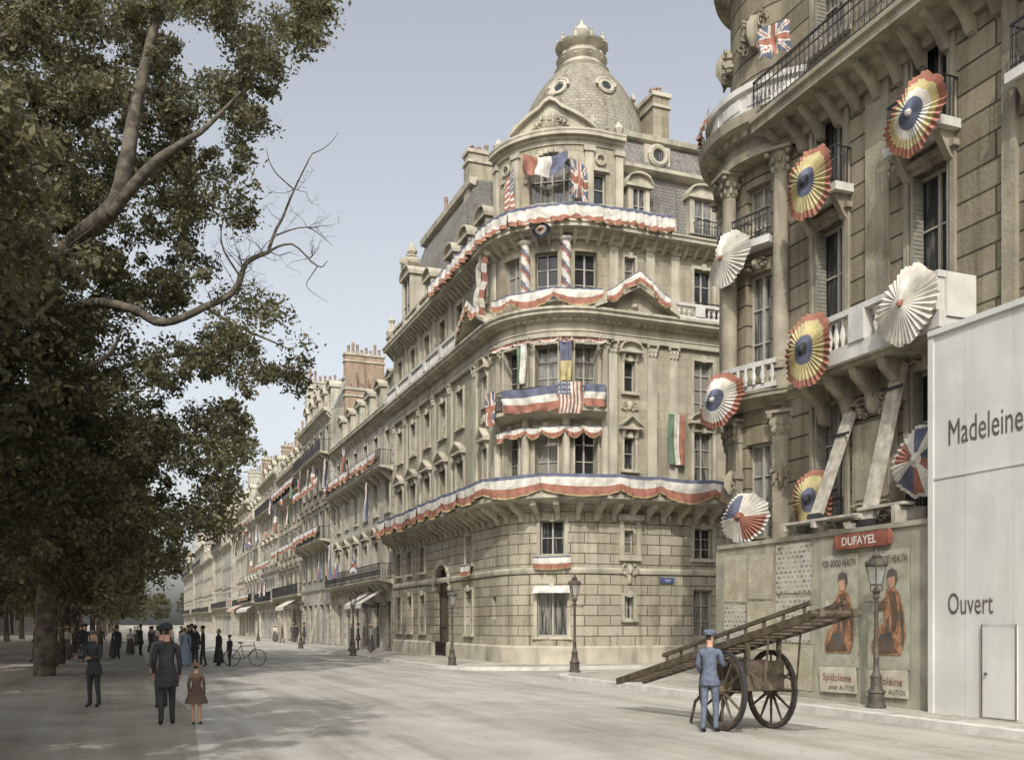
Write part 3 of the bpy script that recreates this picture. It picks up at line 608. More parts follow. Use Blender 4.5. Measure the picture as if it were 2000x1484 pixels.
# ---------------------------------------------------------------- generic boulevard houses
def FV(v0): return lambda s,d,z:W(s,v0-d,z)
def FVr(v0): return lambda s,d,z:W(s,v0+d,z)
def house(a0,a1,v,floors,stn,label,F=None,roofh=3.2,bays=None,balc=(1,),seed=0,near=True,chim=True,group=None):
    F=F or FV(v); r=random.Random(seed); L=a1-a0; nb=bays or max(2,round(L/2.7)); bw=L/nb
    h=thing('apartment_house',label,'building',F((a0+a1)/2,-4,0),group)
    zt=sum(floors); w=MB(); t=MB(); rl=MB(); z=0; opsl=[]
    ww=min(1.1,bw*.42)
    for fi,fh in enumerate(floors):
        for k in range(nb):
            s=a0+bw*(k+.5); wh=fh*.66; zz=z+(.25 if fi in balc or fi==0 else .75*fh*.3); wd=ww*(1.5 if fi==0 else 1)
            opsl.append((s-wd/2,s+wd/2,zz,zz+wh)); window(h,F,s,zz,wd,wh,.24,2,3 if near else 2)
            if near and fi>0:
                surround(t,F,s,wd,zz,wh,'flat' if (fi+seed)%2 else ('tri' if seed%2 and fi==1 else 'seg' if fi==2 else 'flat'))
                if seed in (4,5,11) :
                    for q in (-1,1): t.box(F,s+q*(wd/2+.3)-.22,s+q*(wd/2+.3)+.22,.062,.09,zz,zz+wh,1)
            elif not near: t.box(F,s-wd/2-.12,s+wd/2+.12,-.02,.1,zz+wh,zz+wh+.2,0)
        z+=fh
        if fi<len(floors)-1:
            t.sweep(F,[a0,a1],corn(.9 if fi+1 in balc else .16,z-.28,z),0)
        if fi+1 in balc:
            if near: railing(rl,F,a0+.2,a1-.2,.82,z+.02,.95,0,.16)
            else:
                rl.box(F,a0+.2,a1-.2,.8,.84,z+.9,z+.95)
                for q in range(int((a1-a0-.4)/.35)): rl.box(F,a0+.2+q*.35,a0+.26+q*.35,.8,.83,z+.05,z+.9)
            for q in range(nb*2): t.bracket(F,a0+bw*(q+.5)/2,.18,[(0,z-.8),(.15,z-.7),(.65,z-.3),(.7,z-.25),(0,z-.25)],0)
    w.wall(F,a0,a1,0,zt,opsl,.3,(),0)
    for e in (a0,a1): w.face([F(e,0,0),F(e,-11,0),F(e,-11,zt+roofh*.8),F(e,-1.2,zt+roofh*.8),F(e,0,zt)],0)
    w.face([F(a0,-11,0),F(a1,-11,0),F(a1,-11,zt+roofh),F(a0,-11,zt+roofh)],0)
    t.sweep(F,[a0,a1],corn(.6,zt-.1,zt+.45),0)
    q=a0+.2
    if near:
        while q<a1: t.bracket(F,q,.14,[(0,zt-.35),(.1,zt-.3),(.42,zt+.1),(0,zt+.12)],0); q+=.6
    for e in (a0+.2,a1-.2):
        for k in range(int(zt/.5)-1): t.box(F,e-.18,e+.18,-.02,.05,k*.5+.3,k*.5+.72,0)
    w.obj('wall',[stn],h)
    rf=MB(); rf.sweep(F,[a0,a1],[(-.1,zt+.3),(-1.1,zt+roofh*.82),(-.95,zt+roofh*.84),(-.95,zt+roofh*.88),(-5,zt+roofh),(-11,zt+roofh)],0,True)
    rf.obj('roof',['slate' if seed%2 else 'hazed_zinc'],h)
    for k in range(nb):
        if near or k%2==0: dormer(h,t,F,a0+bw*(k+.5),zt+.5,min(.95,ww),roofh*.5,-.12,arch=seed%2==0)
    t.obj('trim',['trim','shut'],h,smooth=35)
    if rl.v: rl.obj('balcony_railing',['iron'],h)
    if chim:
        for e in ((a0+.3,a1-.3) if L<16 else (a0+.3,(a0+a1)/2,a1-.3)): chimney(h,F,e,-2-r.random()*2.5,zt+roofh*.5,zt+roofh+1.+r.random()*2.2,.7,2.4+r.random()*1.6,'brick' if r.random()<.5 else 'stoneB',8)
    return h
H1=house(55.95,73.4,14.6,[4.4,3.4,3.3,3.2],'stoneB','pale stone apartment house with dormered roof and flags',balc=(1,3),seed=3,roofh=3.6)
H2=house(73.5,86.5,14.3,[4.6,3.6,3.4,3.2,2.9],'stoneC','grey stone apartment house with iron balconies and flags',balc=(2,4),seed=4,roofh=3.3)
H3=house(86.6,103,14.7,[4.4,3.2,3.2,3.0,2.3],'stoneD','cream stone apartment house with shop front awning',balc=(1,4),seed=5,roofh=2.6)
aa=103.1
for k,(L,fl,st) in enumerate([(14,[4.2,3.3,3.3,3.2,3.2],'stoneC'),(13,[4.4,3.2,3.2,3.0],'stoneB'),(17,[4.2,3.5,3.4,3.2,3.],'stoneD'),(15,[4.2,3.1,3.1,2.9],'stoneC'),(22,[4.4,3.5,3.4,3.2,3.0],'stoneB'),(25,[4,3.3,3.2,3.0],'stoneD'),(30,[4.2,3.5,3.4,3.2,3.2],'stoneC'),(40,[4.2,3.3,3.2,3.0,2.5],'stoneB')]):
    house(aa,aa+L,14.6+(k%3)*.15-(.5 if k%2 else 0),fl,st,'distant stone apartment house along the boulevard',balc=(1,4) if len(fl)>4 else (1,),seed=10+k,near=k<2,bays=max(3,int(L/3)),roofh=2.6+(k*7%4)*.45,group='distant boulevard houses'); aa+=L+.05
aa=150
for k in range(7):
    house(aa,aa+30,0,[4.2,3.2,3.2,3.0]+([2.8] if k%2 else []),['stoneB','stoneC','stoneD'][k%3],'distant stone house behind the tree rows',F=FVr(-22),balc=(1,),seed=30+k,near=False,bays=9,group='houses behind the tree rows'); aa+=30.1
def sec(F,a0,a1,z,d,n,lab='tricolour swags along a distant balcony'): bunting(F,a0,a1,d,z,lab,.5,(a1-a0)/n,.35)
F146=FV(14.6)
sec(F146,56.5,73,12.1,.95,9); sec(F146,74,86,13.0,1.2,6); sec(F146,74,86,9.3,1.2,6); sec(F146,88,102,9.2,.9,7); sec(F146,88,102,15.,.9,7); sec(F146,104,116,8.6,.9,5); sec(F146,118,130,15,.9,5); sec(F146,118,130,5.4,1.4,5)
fl_=[f_fr,f_us,f_uk,f_it,f_be,f_fr,f_fr,f_frh]
for i in range(34):
    a=57+i*2.6+random.random(); z=random.choice([5.,8.,11.,13.]) if a>74 else random.choice([5.2,8.2,12.]); h=.9+random.random()*1.7
    f=flag(F146,a,a+.5+.7*random.random(),1.15+.3*random.random(),z-.3,z+h-.3,random.choice(fl_),'national flag hanging from a boulevard house window',10,8,0,.12)
def awning(a0,a1,z,v,cols,lab):
    b=MB(); F=FV(v); n=12
    for i in range(n):
        s0=a0+(a1-a0)*i/n; s1=a0+(a1-a0)*(i+1)/n; m=cols[i%2]
        b.face([F(s0,.05,z),F(s1,.05,z),F(s1,1.6,z-.9),F(s0,1.6,z-.9)],m); b.face([F(s0,1.6,z-.9),F(s1,1.6,z-.9),F(s1,1.62,z-1.2),F(s0,1.62,z-1.2)],m)
    for s in (a0,a1): b.tube([F(s,.05,z-1.1),F(s,1.6,z-.95)],.02,4,5)
    tag(b.obj('awning',CM,org=F(a0,0,z)),lab,'awning')
awning(57.5,59.3,3.9,14.6,(0,0),'pale canvas awning over a ground floor window'); awning(60.5,62.3,3.9,14.6,(0,0),'pale canvas awning over a ground floor window')
awning(118,130,4.4,14.6,(0,0),'white shop awning on a distant house'); awning(132,143,4.6,14.6,(1,0),'red and white striped shop awning'); awning(89,94,4.2,14.6,(0,0),'pale canvas shop awning on house front')
# ---------------------------------------------------------------- near building
FN=FV(15.0)
NB=thing('apartment_building','weathered grooved stone building with turret hung with rosettes','building',W(17,18))
w=MB();t=MB();rl=MB()
AS,AE=1.0,19.9; o1=[];cols=[18.1,15.1,12.1,9.1,6.1,3.1]
def shutter(F,s,z,wd,h,d):
    for q in (-1,1):
        b=MB()
        x0=s+q*(wd/2-.07); b.box(F,x0-.035,x0+.035,-.26,d,z,z+h,0)
        for k in range(int(h/.09)): b.box(F,x0-.045,x0+.045,-.24,d-.02,z+.04+k*.09,z+.08+k*.09,0)
        b.obj('shutter',['shut'],NB)
for s in cols:
    for z,h in ((3.9,3.0),(7.6,3.3),(11.55,2.0),(15.1,1.9)):
        o1.append((s-.55,s+.55,z,z+h)); window(NB,FN,s,z,1.1,h,.3,2,3 if h>2.5 else 2)
        surround(t,FN,s,1.1,z,h,'flat',0,.12)
        if s>12: shutter(FN,s,z,1.1,h,.03)
w.wall(FN,AS,AE,3.2,18.6,o1,.36,(),0); w.wall(FN,AS,AE,0,3.2,[],.3,(),0)
for s in cols:
    t.box(FN,s-.75,s+.75,-.02,.16,11.02,11.14,0)
    ornament(t,FN,s,7.15,.9,.4,int(s),0,.12)
    t.box(FN,s-.78,s+.78,-.02,.5,11.34,11.52,1)
    for q in (-.55,.55): t.bracket(FN,s+q,.16,[(0,10.8),(.12,10.85),(.38,11.26),(.42,11.34),(0,11.34)],0)
    railing(rl,FN,s-.7,s+.7,.45,11.52,.85,0,.1)
    railing(rl,FN,s-.55,s+.55,.1,4.0,.6,0,.1,False)
t.box(FN,14.0,18.45,-.02,.88,7.32,7.52,1,1); t.box(FN,14.1,18.35,-.02,.74,7.2,7.32,0,1)
baluster(t,FN,14.0,18.45,.85,7.52,8.38,1,.2,[14.25,16.2,18.25],.14)
for e in (14.02,18.43): t.box(FN,e-.06,e+.06,-.02,.72,7.53,8.36,1)
for s in (14.25,15.75,17.4,18.2,16.6): t.bracket(FN,s,.22,[(0,6.3),(.16,6.35),(.25,6.7),(.62,7.0),(.7,7.2),(0,7.2)],0)
t.box(FN,13.0,13.3,-.02,.1,3.5,13.4,0); t.box(FN,16.2,16.9,-.02,.05,8.4,13.4,0)
ornament(t,FN,16.6,6.5,1.3,.8,61,0,.2); t.box(FN,15.98,17.22,-.02,.12,4.3,6.1,0); t.box(FN,16.1,17.1,.05,.15,4.45,5.95,0); ornament(t,FN,16.6,4.2,1.3,.7,62,0,.2)
t.sweep(FN,[AS,AE],corn(.95,13.3,14.0),0)
q=AS
while q<AE: t.bracket(FN,q,.18,[(0,12.95),(.12,13.0),(.3,13.3),(.68,13.63),(.7,13.72),(0,13.72)],0); q+=.62
t.sweep(FN,[AS,AE],corn(.2,3.3,3.5),0); t.sweep(FN,[AS,13.9],corn(.22,7.2,7.5),0); t.sweep(FN,[18.5,AE],corn(.22,7.2,7.5),0)
railing(rl,FN,AS,AE,.82,14.03,.9,0,.16); t.sweep(FN,[AS,AE],corn(.5,18.2,18.7),0)
FS=lambda s,d,z:W(22.7+d,s,z)
o2=[]
for s in (20.5,23.5,26.5):
    for z,h in ((3.9,2.6),(8.2,2.6),(12.,2.1),(16,1.9)): o2.append((s-.5,s+.5,z,z+h)); window(NB,FS,s,z,1.,h,.2); surround(t,FS,s,1.,z,h)
w.wall(FS,17.5,34,0,18.6,o2,.25,(),0); t.sweep(FS,[17.5,34],corn(.9,14.6,15.4),0); t.sweep(FS,[17.5,34],corn(.3,7.6,8.1),0)
TC=(21.0,16.75); TR=2.05
def FT(s,d,z): f=s/TR; return W(TC[0]-(TR+d)*math.cos(f),TC[1]-(TR+d)*math.sin(f),z)
TS0,TS1=1.3,TR*3.9; TG=[TS0+(TS1-TS0)*i/26 for i in range(27)]
to=[]
for s in (2.75,4.35,5.95,7.4):
    for z,h in ((3.9,2.4),(8.0,2.6),(11.3,1.5)): to.append((s-.4,s+.4,z,z+h)); window(NB,FT,s,z,.8,h,.3,2,3)
w.wall(FT,TS0,TS1,0,18.6,to,.35,TG,0)
for s in (3.55,5.15,6.7,2.0): column(t,FT,s,.24,7.95,13.3,.2,.6,0)
for s in (3.55,5.15,6.7,2.0):
    t.box(FT,s-.32,s+.32,-.02,.46,7.5,7.95,0,2); pilcap(t,FT,s,6.4,.5,.6,.2,0); t.box(FT,s-.22,s+.22,-.02,.18,3.6,6.4,0); ornament(t,FT,s,5.4,.5,1.1,5,0,.3)
for z0,z1,p in ((7.15,7.5,.5),(3.4,3.7,.3)): t.sweep(FT,TG,corn(p,z0,z1),0)
t.sweep(FT,TG,[(-.04,13.3),(.46,13.3),(.46,13.5),(.36,13.52),(.36,13.8),(.5,13.85),(.56,13.95),(.8,14.02),(.85,14.25),(-.04,14.3)],0)
s=TS0
while s<TS1: t.box(FT,s,s+.12,.36,.6,13.82,13.97,0); s+=.26
t.sweep(FT,TG,[(.3,14.3),(.62,14.3),(.62,14.42),(.56,14.44),(.56,14.85),(.66,14.9),(.66,15.05),(.3,15.07)],1)
s=TS0+.1
while s<TS1-.2: t.box(FT,s,s+.5,.54,.59,14.52,14.8,1,2); s+=.7
baluster(t,FT,2.,7.,.55,7.52,8.2,1,.2,[])
for s in (2.75,4.35,5.95): railing(rl,FT,s-.5,s+.5,.35,11.3,.7,0,.1,False); t.box(FT,s-.55,s+.55,-.02,.4,11.12,11.3,1,2); ornament(t,FT,s,10.8,.7,.4,7,0,.15)
for s in (2.75,4.35,5.95): ornament(t,FT,s,16.6,1.,1.4,int(s*3),0,.3)
t.sweep(FT,TG,corn(.45,18.2,18.7),0)
c=W(*TC); dm=MB(); dm.rev(c,[(2.3,18.6),(2.25,19.3),(2.0,20.3),(1.5,21.2),(.9,21.8),(.5,22.0),(.5,22.6),(.2,23.),(0,23.4)],28,0); dm.obj('turret_dome',['domesl'],NB,smooth=40)
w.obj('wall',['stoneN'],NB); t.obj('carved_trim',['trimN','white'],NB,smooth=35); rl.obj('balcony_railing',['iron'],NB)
rf=MB(); rf.sweep(FN,[AS,21.5],[(-.1,18.6),(-1.2,21.6),(-1.1,21.7),(-5,22.3),(-14,22.3)],0); rf.sweep(FS,[17.,34],[(-.1,18.6),(-1.2,21.6),(-5,22.3)],0); rf.obj('roof',['slate'],NB)
chimney(NB,FN,18,-4,21,24.5,.8,3,'brick',6)
YK=[(.22,5),(.4,2),(.8,3),(1,1)]
rosette(FN,17.87,.78,11.65,.78,YK,'red yellow and black pleated rosette on iron balcony'); rosette(FN,17.55,1.08,7.78,.79,YK,'red yellow and black pleated rosette on white balcony')
rosette(FN,14.72,.78,11.65,.74,[(.12,0),(.35,2),(.55,0),(.82,3),(1,1)],'cream yellow and red pleated rosette on iron balcony'); rosette(FN,14.6,1.1,7.88,.74,[(.1,1),(1,0)],'white pleated rosette on stone balcony')
rosette(FN,18.3,.35,4.6,.7,YK,'yellow and red rosette behind shoring timber'); rosette(FN,14.75,.6,4.95,.7,[(.2,0),(.92,1),(1,0)],'tricolour pinwheel rosette above the hoarding',0,[1,0,2,0,2,1,0,1,2,0])
rosette(FT,3.2,.85,7.4,.66,[(.1,0),(.42,2),(.78,0),(1,1)],'red white and blue rosette on the turret'); rosette(FT,3.2,.6,11.0,.66,[(.1,1),(1,0)],'cream pleated rosette on turret balcony'); rosette(FT,2.75,.55,4.4,.6,[(.2,1),(.9,2),(1,0)],'union colours fan rosette above the hoarding',0,[2,0,1,0])
flag(FT,1.7,2.25,.9,15.3,16.05,f_uk,'British flag hung on the turret parapet',30,20,0,.09)
bunting(FT,3.6,7.5,.75,15.1,'red and white cloth around the turret parapet',.35,1.2,.1)
# ---------------------------------------------------------------- hoarding
HV=13.9; FH=FV(HV)
HO=thing('hoarding','tall grey-green timber hoarding covered with pasted posters','hoarding',W(17.3,HV,.13))
b=MB(); x=13.82; i=0
while x<20.95:
    b.box(FH,x,x+.215,-.03,.0+.004*(i%3),.13,3.62,0); x+=.22; i+=1
b.box(FH,13.8,20.98,-.05,.05,3.62,3.72,0)
FE=lambda s,d,z:W(20.95+d,s,z)
x=HV
while x<15.6: b.box(FE,x,x+.215,-.03,.004*(i%3),.13,3.62,0); x+=.22;i+=1
b.obj('boards',['board'],HO)
def poster(s0,s1,z0,z1,m,lab,d=.02,parent=HO,name='poster'):
    b=MB(); k=random.random()*.06-.03
    clothgrid(b,lambda u,v:FH(s0+(s1-s0)*u+k*v,d+.005*math.sin(u*7+v*3+s0),z0+(z1-z0)*v+k*u),4,4,lambda u,v:0)
    b.uv=[]
    for f in b.f:
        for q in f:
            p=Vector(b.v[q]); b.uv.append((p.dot(U),p.z))
    o=b.obj(name,[m],parent); o["label"]=lab; return o
for s0,s1,z0,z1,m in ((20.7,19.75,2.3,3.45,'print'),(19.7,18.75,2.35,3.4,'print'),(20.7,19.8,.95,2.2,'print2'),(19.72,18.7,1.15,2.28,'print'),(18.6,17.35,2.45,3.55,'print2'),(18.62,17.4,1.35,2.38,'print2'),(20.6,19.2,.25,.9,'print'),(19.1,18.6,.2,1.05,'paper'),(18.4,17.3,.3,1.3,'print')):
    poster(s0,s1,z0,z1,m,'weathered printed notice pasted on hoarding')
def text(txt,F,s,d,z,h,m,parent,name='lettering',sx=1,bold=0):
    cu=bpy.data.curves.new(name,'FONT'); cu.body=txt; cu.size=h*1.42; cu.offset=bold; cu.resolution_u=3
    ob=bpy.data.objects.new('tmp',cu); COL.objects.link(ob); dg=bpy.context.evaluated_depsgraph_get(); me=bpy.data.meshes.new_from_object(ob.evaluated_get(dg)); bpy.data.objects.remove(ob)
    me.materials.clear(); me.materials.append(M[m]); me.name=name
    o=F(s,d,z); n=(F(s,d+1,z)-o).normalized(); x=Z.cross(n).normalized()
    Mx=Matrix(((x.x*sx,0,n.x,o.x),(x.y*sx,0,n.y,o.y),(0,1,0,o.z),(0,0,0,1)))
    return put(name,me,Mx,parent)
def adposter(s0):
    poster(s0,s0-1.15,.85,3.2,'sky','colour advertisement with seated figure holding a glass')
    c=s0-.58; b=MB(); d=.038
    def shp(pts,m,dd): b.face([FH(c-x,dd,z) for x,z in pts],m)
    E=lambda cx,cz,rx,rz:[(cx+rx*math.cos(q),cz+rz*math.sin(q)) for q in [2*pi*i/14 for i in range(14)]]
    shp([(-.42,1.15),(.35,1.15),(.48,1.5),(.42,2.0),(.3,2.35),(.12,2.5),(-.02,2.45),(-.12,2.2),(-.1,1.8),(-.35,1.6),(-.45,1.35)],0,d)
    shp(E(.1,2.6,.11,.15),1,d+.003); shp([(-.03,2.66),(.0,2.8),(.12,2.84),(.25,2.78),(.27,2.6),(.2,2.5),(.19,2.68)],2,d+.006); shp([(-.1,2.25),(-.32,2.1),(-.34,2.0),(-.05,2.05)],5,d+.004); shp([(-.3,2.0),(-.42,2.0),(-.4,2.25),(-.32,2.25)],3,d+.007); shp([(-.3,1.3),(.2,1.25),(.1,1.6),(-.2,1.55)],2,d+.009)
    shp([(.0,2.38),(.2,2.38),(.3,1.9),(.2,1.6),(.1,1.62),(.12,1.95)],5,d+.005); shp([(.3,2.2),(.36,1.6),(.4,1.25),(.44,1.5),(.4,2.)],2,d+.006); shp([(-.4,1.3),(-.2,1.45),(.1,1.35),(.3,1.2),(-.38,1.18)],5,d+.012); shp([(-.1,1.2),(.0,1.2),(.05,1.9),(-.02,1.85)],2,d+.014)
    b.obj('poster_figure',['orange','skin','ink','paper','sky','brown'],HO)
    poster(s0,s0-1.15,.3,.84,'paper','pale oil advertisement strip on hoarding',.055)
    text('FOR GOOD HEALTH',FH,s0-.05,.036,2.96,.14,'ink',HO,sx=.56,bold=.003); text('Spidoléine',FH,s0-.1,.066,.56,.16,'dred',HO,sx=.95); text('pour AUTOS',FH,s0-.3,.066,.38,.1,'ink',HO)
adposter(17.03); adposter(15.62)
b=MB(); b.box(FH,15.05,16.4,.05,.1,3.3,3.6,0); b.box(FH,15.0,16.45,.04,.09,3.27,3.63,1)
for s in (14.98,16.47): b.blob(FH,s,.07,3.45,.12,.04,.18,0)
b.obj('name_board',['dred','wood'],HO)
text('DUFAYEL',FH,16.3,.104,3.37,.17,'cw',HO,bold=.004)
FWb=FV(13.7); WH=thing('white_hoarding','tall white painted hoarding with black lettering and small door','hoarding',W(12,13.7,.13))
b=MB(); x=5.; i=0
while x<13.7:
    b.box(FWb,x,min(13.7,x+.992),-.04,.0+.003*(i%2),.13,7.0,0); x+=1.0; i+=1
b.box(FWb,5,13.8,-.06,.06,7.0,7.1,0); b.box(FWb,13.7,13.82,-.8,.03,.13,6.99,0); b.box(FWb,5,13.7,.0,.02,4.38,4.42,0)
b.obj('boards',['wboard'],WH)
b=MB(); b.box(FWb,11.9,12.6,.0,.03,.16,1.72,0); b.tube([FWb(11.9,.04,.16),FWb(11.9,.04,1.74),FWb(12.6,.04,1.74),FWb(12.6,.04,.16)],.012,4,1); b.blob(FWb,12.5,.06,.9,.03,.03,.03,1); b.obj('door',['wboard','ink'],WH)
text('Madeleine',FWb,13.38,.012,4.95,.46,'ink',WH,sx=.6); text('Ouvert',FWb,13.38,.012,1.93,.38,'ink',WH,sx=.62)
text('RUE',FC,-3.1,.066,3.52,.1,'cw',SIGN)
for (p,q,wd) in ((FN(15.75,.15,7.1),FN(16.0,.85,3.65),.17),(FN(17.25,.15,6.4),FN(17.6,.85,4.0),.15)):
    b=MB(); d=(q-p).normalized(); LL=(q-p).length
    P=lambda u,vv,ww:p+d*ww*LL+U*u+d.cross(U)*vv
    b.box(P,-wd,wd,-.06,.06,0,1,0); b.tube([p+d*.5-V*.1-U*.3,p+d*.5-V*.1+U*.3],.03,5,1); b.box(P,-wd-.05,wd+.05,-.09,.09,.93,.97,1)
    tag(b.obj('shoring_timber',['wood2','iron'],org=q),'pale heavy shoring timber leaning against the facade','timber','timbers shoring the facade')
b=MB()
for k in range(3): b.box(FN,16.4-.3*k,18.6-.2*k,.6+.25*k,.82+.25*k,3.95+.0,4.0,0)
b.box(FN,17.,17.1,.2,1.35,3.82,3.945,0); b.box(FN,18.,18.1,.2,1.35,3.82,3.945,0); b.box(FN,14.9,16.2,.6,.9,4.1,4.16,0); b.box(FN,15.,15.1,.2,1.,3.73,4.09,0); b.box(FN,17.,17.08,1.0,1.08,3.5,3.82,0); b.box(FN,18.,18.08,1.0,1.08,3.5,3.82,0)
tag(b.obj('plank_platform',['wood2'],org=FN(17.5,.8,3.7)),'rough plank platform above the hoarding','scaffold')
# ---------------------------------------------------------------- lamps
lb=MB()
lb.rev((0,0,0),[(.2,0),(.2,.06),(.17,.08),(.16,.3),(.19,.33),(.13,.4),(.1,.62),(.12,.66),(.07,.74),(.055,1.0),(.07,1.03),(.05,1.08),(.042,2.25),(.07,2.3),(.05,2.36),(.09,2.42),(.03,2.5)],12,0)
lb.tube([(-.28,0,2.2),(.28,0,2.2)],.014,5,0); lb.blob(ID,-.28,0,2.2,.03,.03,.03); lb.blob(ID,.28,0,2.2,.03,.03,.03)
for k in range(4):
    a=k*pi/2+pi/4; lb.tube([(0,0,2.42),(.12*math.cos(a),.12*math.sin(a),2.44),(.11*math.cos(a),.11*math.sin(a),2.56)],.013,4,0); lb.tube([(.11*math.cos(a),.11*math.sin(a),2.56),(.2*math.cos(a),.2*math.sin(a),2.95)],.016,4,0)
lb.rev((0,0,0),[(.12,2.54),(.12,2.57),(.0,2.57)],4,0,pi/4,2*pi+pi/4)
lmp=lb.mesh('post',['lampiron'],smooth=40)
lb=MB(); lb.rev((0,0,0),[(.10,2.575),(.19,2.94)],4,0,pi/4,2*pi+pi/4); lgl=lb.mesh('lantern_glass',['lglass'])
lb=MB(); lb.rev((0,0,0),[(.22,2.94),(.23,2.98),(.14,3.08),(.08,3.1),(.1,3.16),(.05,3.2),(.02,3.28),(0,3.32)],8,0)
for k in range(8): lb.rev((.2*math.cos(k*pi/4),.2*math.sin(k*pi/4),2.97),[(.02,0),(.025,.04),(0,.1)],5,0)
lcp=lb.mesh('lantern_cap',['lampiron'],smooth=40)
for x,y,z,sc,rt in ((7.04,18.8,.13,.93,.4),(2.1,32.6,.13,1,.2),(-2.35,38.2,.13,.93,.4),(-8.1,49.6,.13,1,.4),(-14.0,64.5,.13,1,.4),(-24,92,.13,1,.4)):
    l=thing('street_lamp','dark cast iron gas street lamp with square lantern on the pavement','street lamp',(x,y,z),'gas lamps along the kerb'); l.scale=(sc,)*3; l.rotation_euler=(0,0,rt)
    for nm,me in (('post',lmp),('lantern_glass',lgl),('lantern_cap',lcp)):
        o=bpy.data.objects.new(nm,me); COL.objects.link(o); o.parent=l
# ---------------------------------------------------------------- cart
CT=thing('handcart','long two-wheeled wooden ladder cart tilted on its axle in the road','cart',(3.9,16.15,0))
co=Vector((3.9,16.15,0)); ax=-U; ay=V
G=lambda x,y,z:co+ax*x+ay*y+Z*z
rw=.66
def wheel(y):
    b=MB()
    def ring(r,hw,th,m):
        n=32
        for i in range(n):
            a0=2*pi*i/n;a1=2*pi*(i+1)/n
            P=lambda a,r,yy:G(r*math.cos(a),yy,rw+r*math.sin(a))
            for (r0,y0,r1,y1) in ((r,-hw,r,hw),(r-th,-hw,r-th,hw),(r,-hw,r-th,-hw),(r,hw,r-th,hw)):
                b.face([P(a0,r0,y+y0),P(a1,r0,y+y0),P(a1,r1,y+y1),P(a0,r1,y+y1)],m)
    ring(rw,.035,.02,1); ring(rw-.02,.03,.06,0)
    for k in range(12):
        a=2*pi*k/12; b.tube([G(.06*math.cos(a),y,rw+.06*math.sin(a)),G((rw-.06)*math.cos(a),y,rw+(rw-.06)*math.sin(a))],[.03,.018],5,0)
    b.tube([G(0,y-.14,rw),G(0,y-.08,rw),G(0,y+.08,rw),G(0,y+.14,rw)],[.05,.09,.09,.05],10,0)
    b.obj('wheel',['wood','iron'],CT)
wheel(-.48); wheel(.48)
b=MB(); b.tube([G(0,-.62,rw),G(0,.62,rw)],.03,8,0); b.obj('axle',['iron'],CT)
tl=math.atan2(1.45,6.8)
def GB(x,y,z): return G(x*math.cos(tl)-z*math.sin(tl)+.0,y,1.44+x*math.sin(tl)+z*math.cos(tl))
b=MB()
for y in (-.3,.3):
    b.box(GB,-4.1,2.3,y-.04,y+.04,-.06,.06,0); b.box(GB,-2.2,2.1,y-.03,y+.03,.16,.22,0)
    for x in range(9): b.box(GB,-2.1+x*.5,-2.06+x*.5,y-.02,y+.02,.06,.16,0)
for k in range(25): b.box(GB,-4.0+k*.25,-3.9+k*.25,-.262,.262,-.035,.0,0)
b.tube([GB(2.2,-.45,0),GB(2.2,.45,0)],.05,8,0)
b.obj('ladder_bed',['wood'],CT)
b=MB()
b.box(G,-.55,.5,-.33,.33,.72,1.12,0)
for x in (-.5,.0,.45): b.box(G,x,x+.06,-.36,.36,.68,1.16,0)
for y in (-.3,.3):
    for x in (-.45,.45): b.box(G,x-.03,x+.03,y-.03,y+.03,1.12,1.38+x*.2,0)
    b.tube([G(-.5,y,.75),G(-1.1,y,.4),G(-1.25,y,.02)],.03,6,0)
    b.tube([G(.4,y,1.0),G(.9,y,.8),G(1.0,y,1.6)],.02,5,0)
b.obj('cart_box',['wood'],CT)
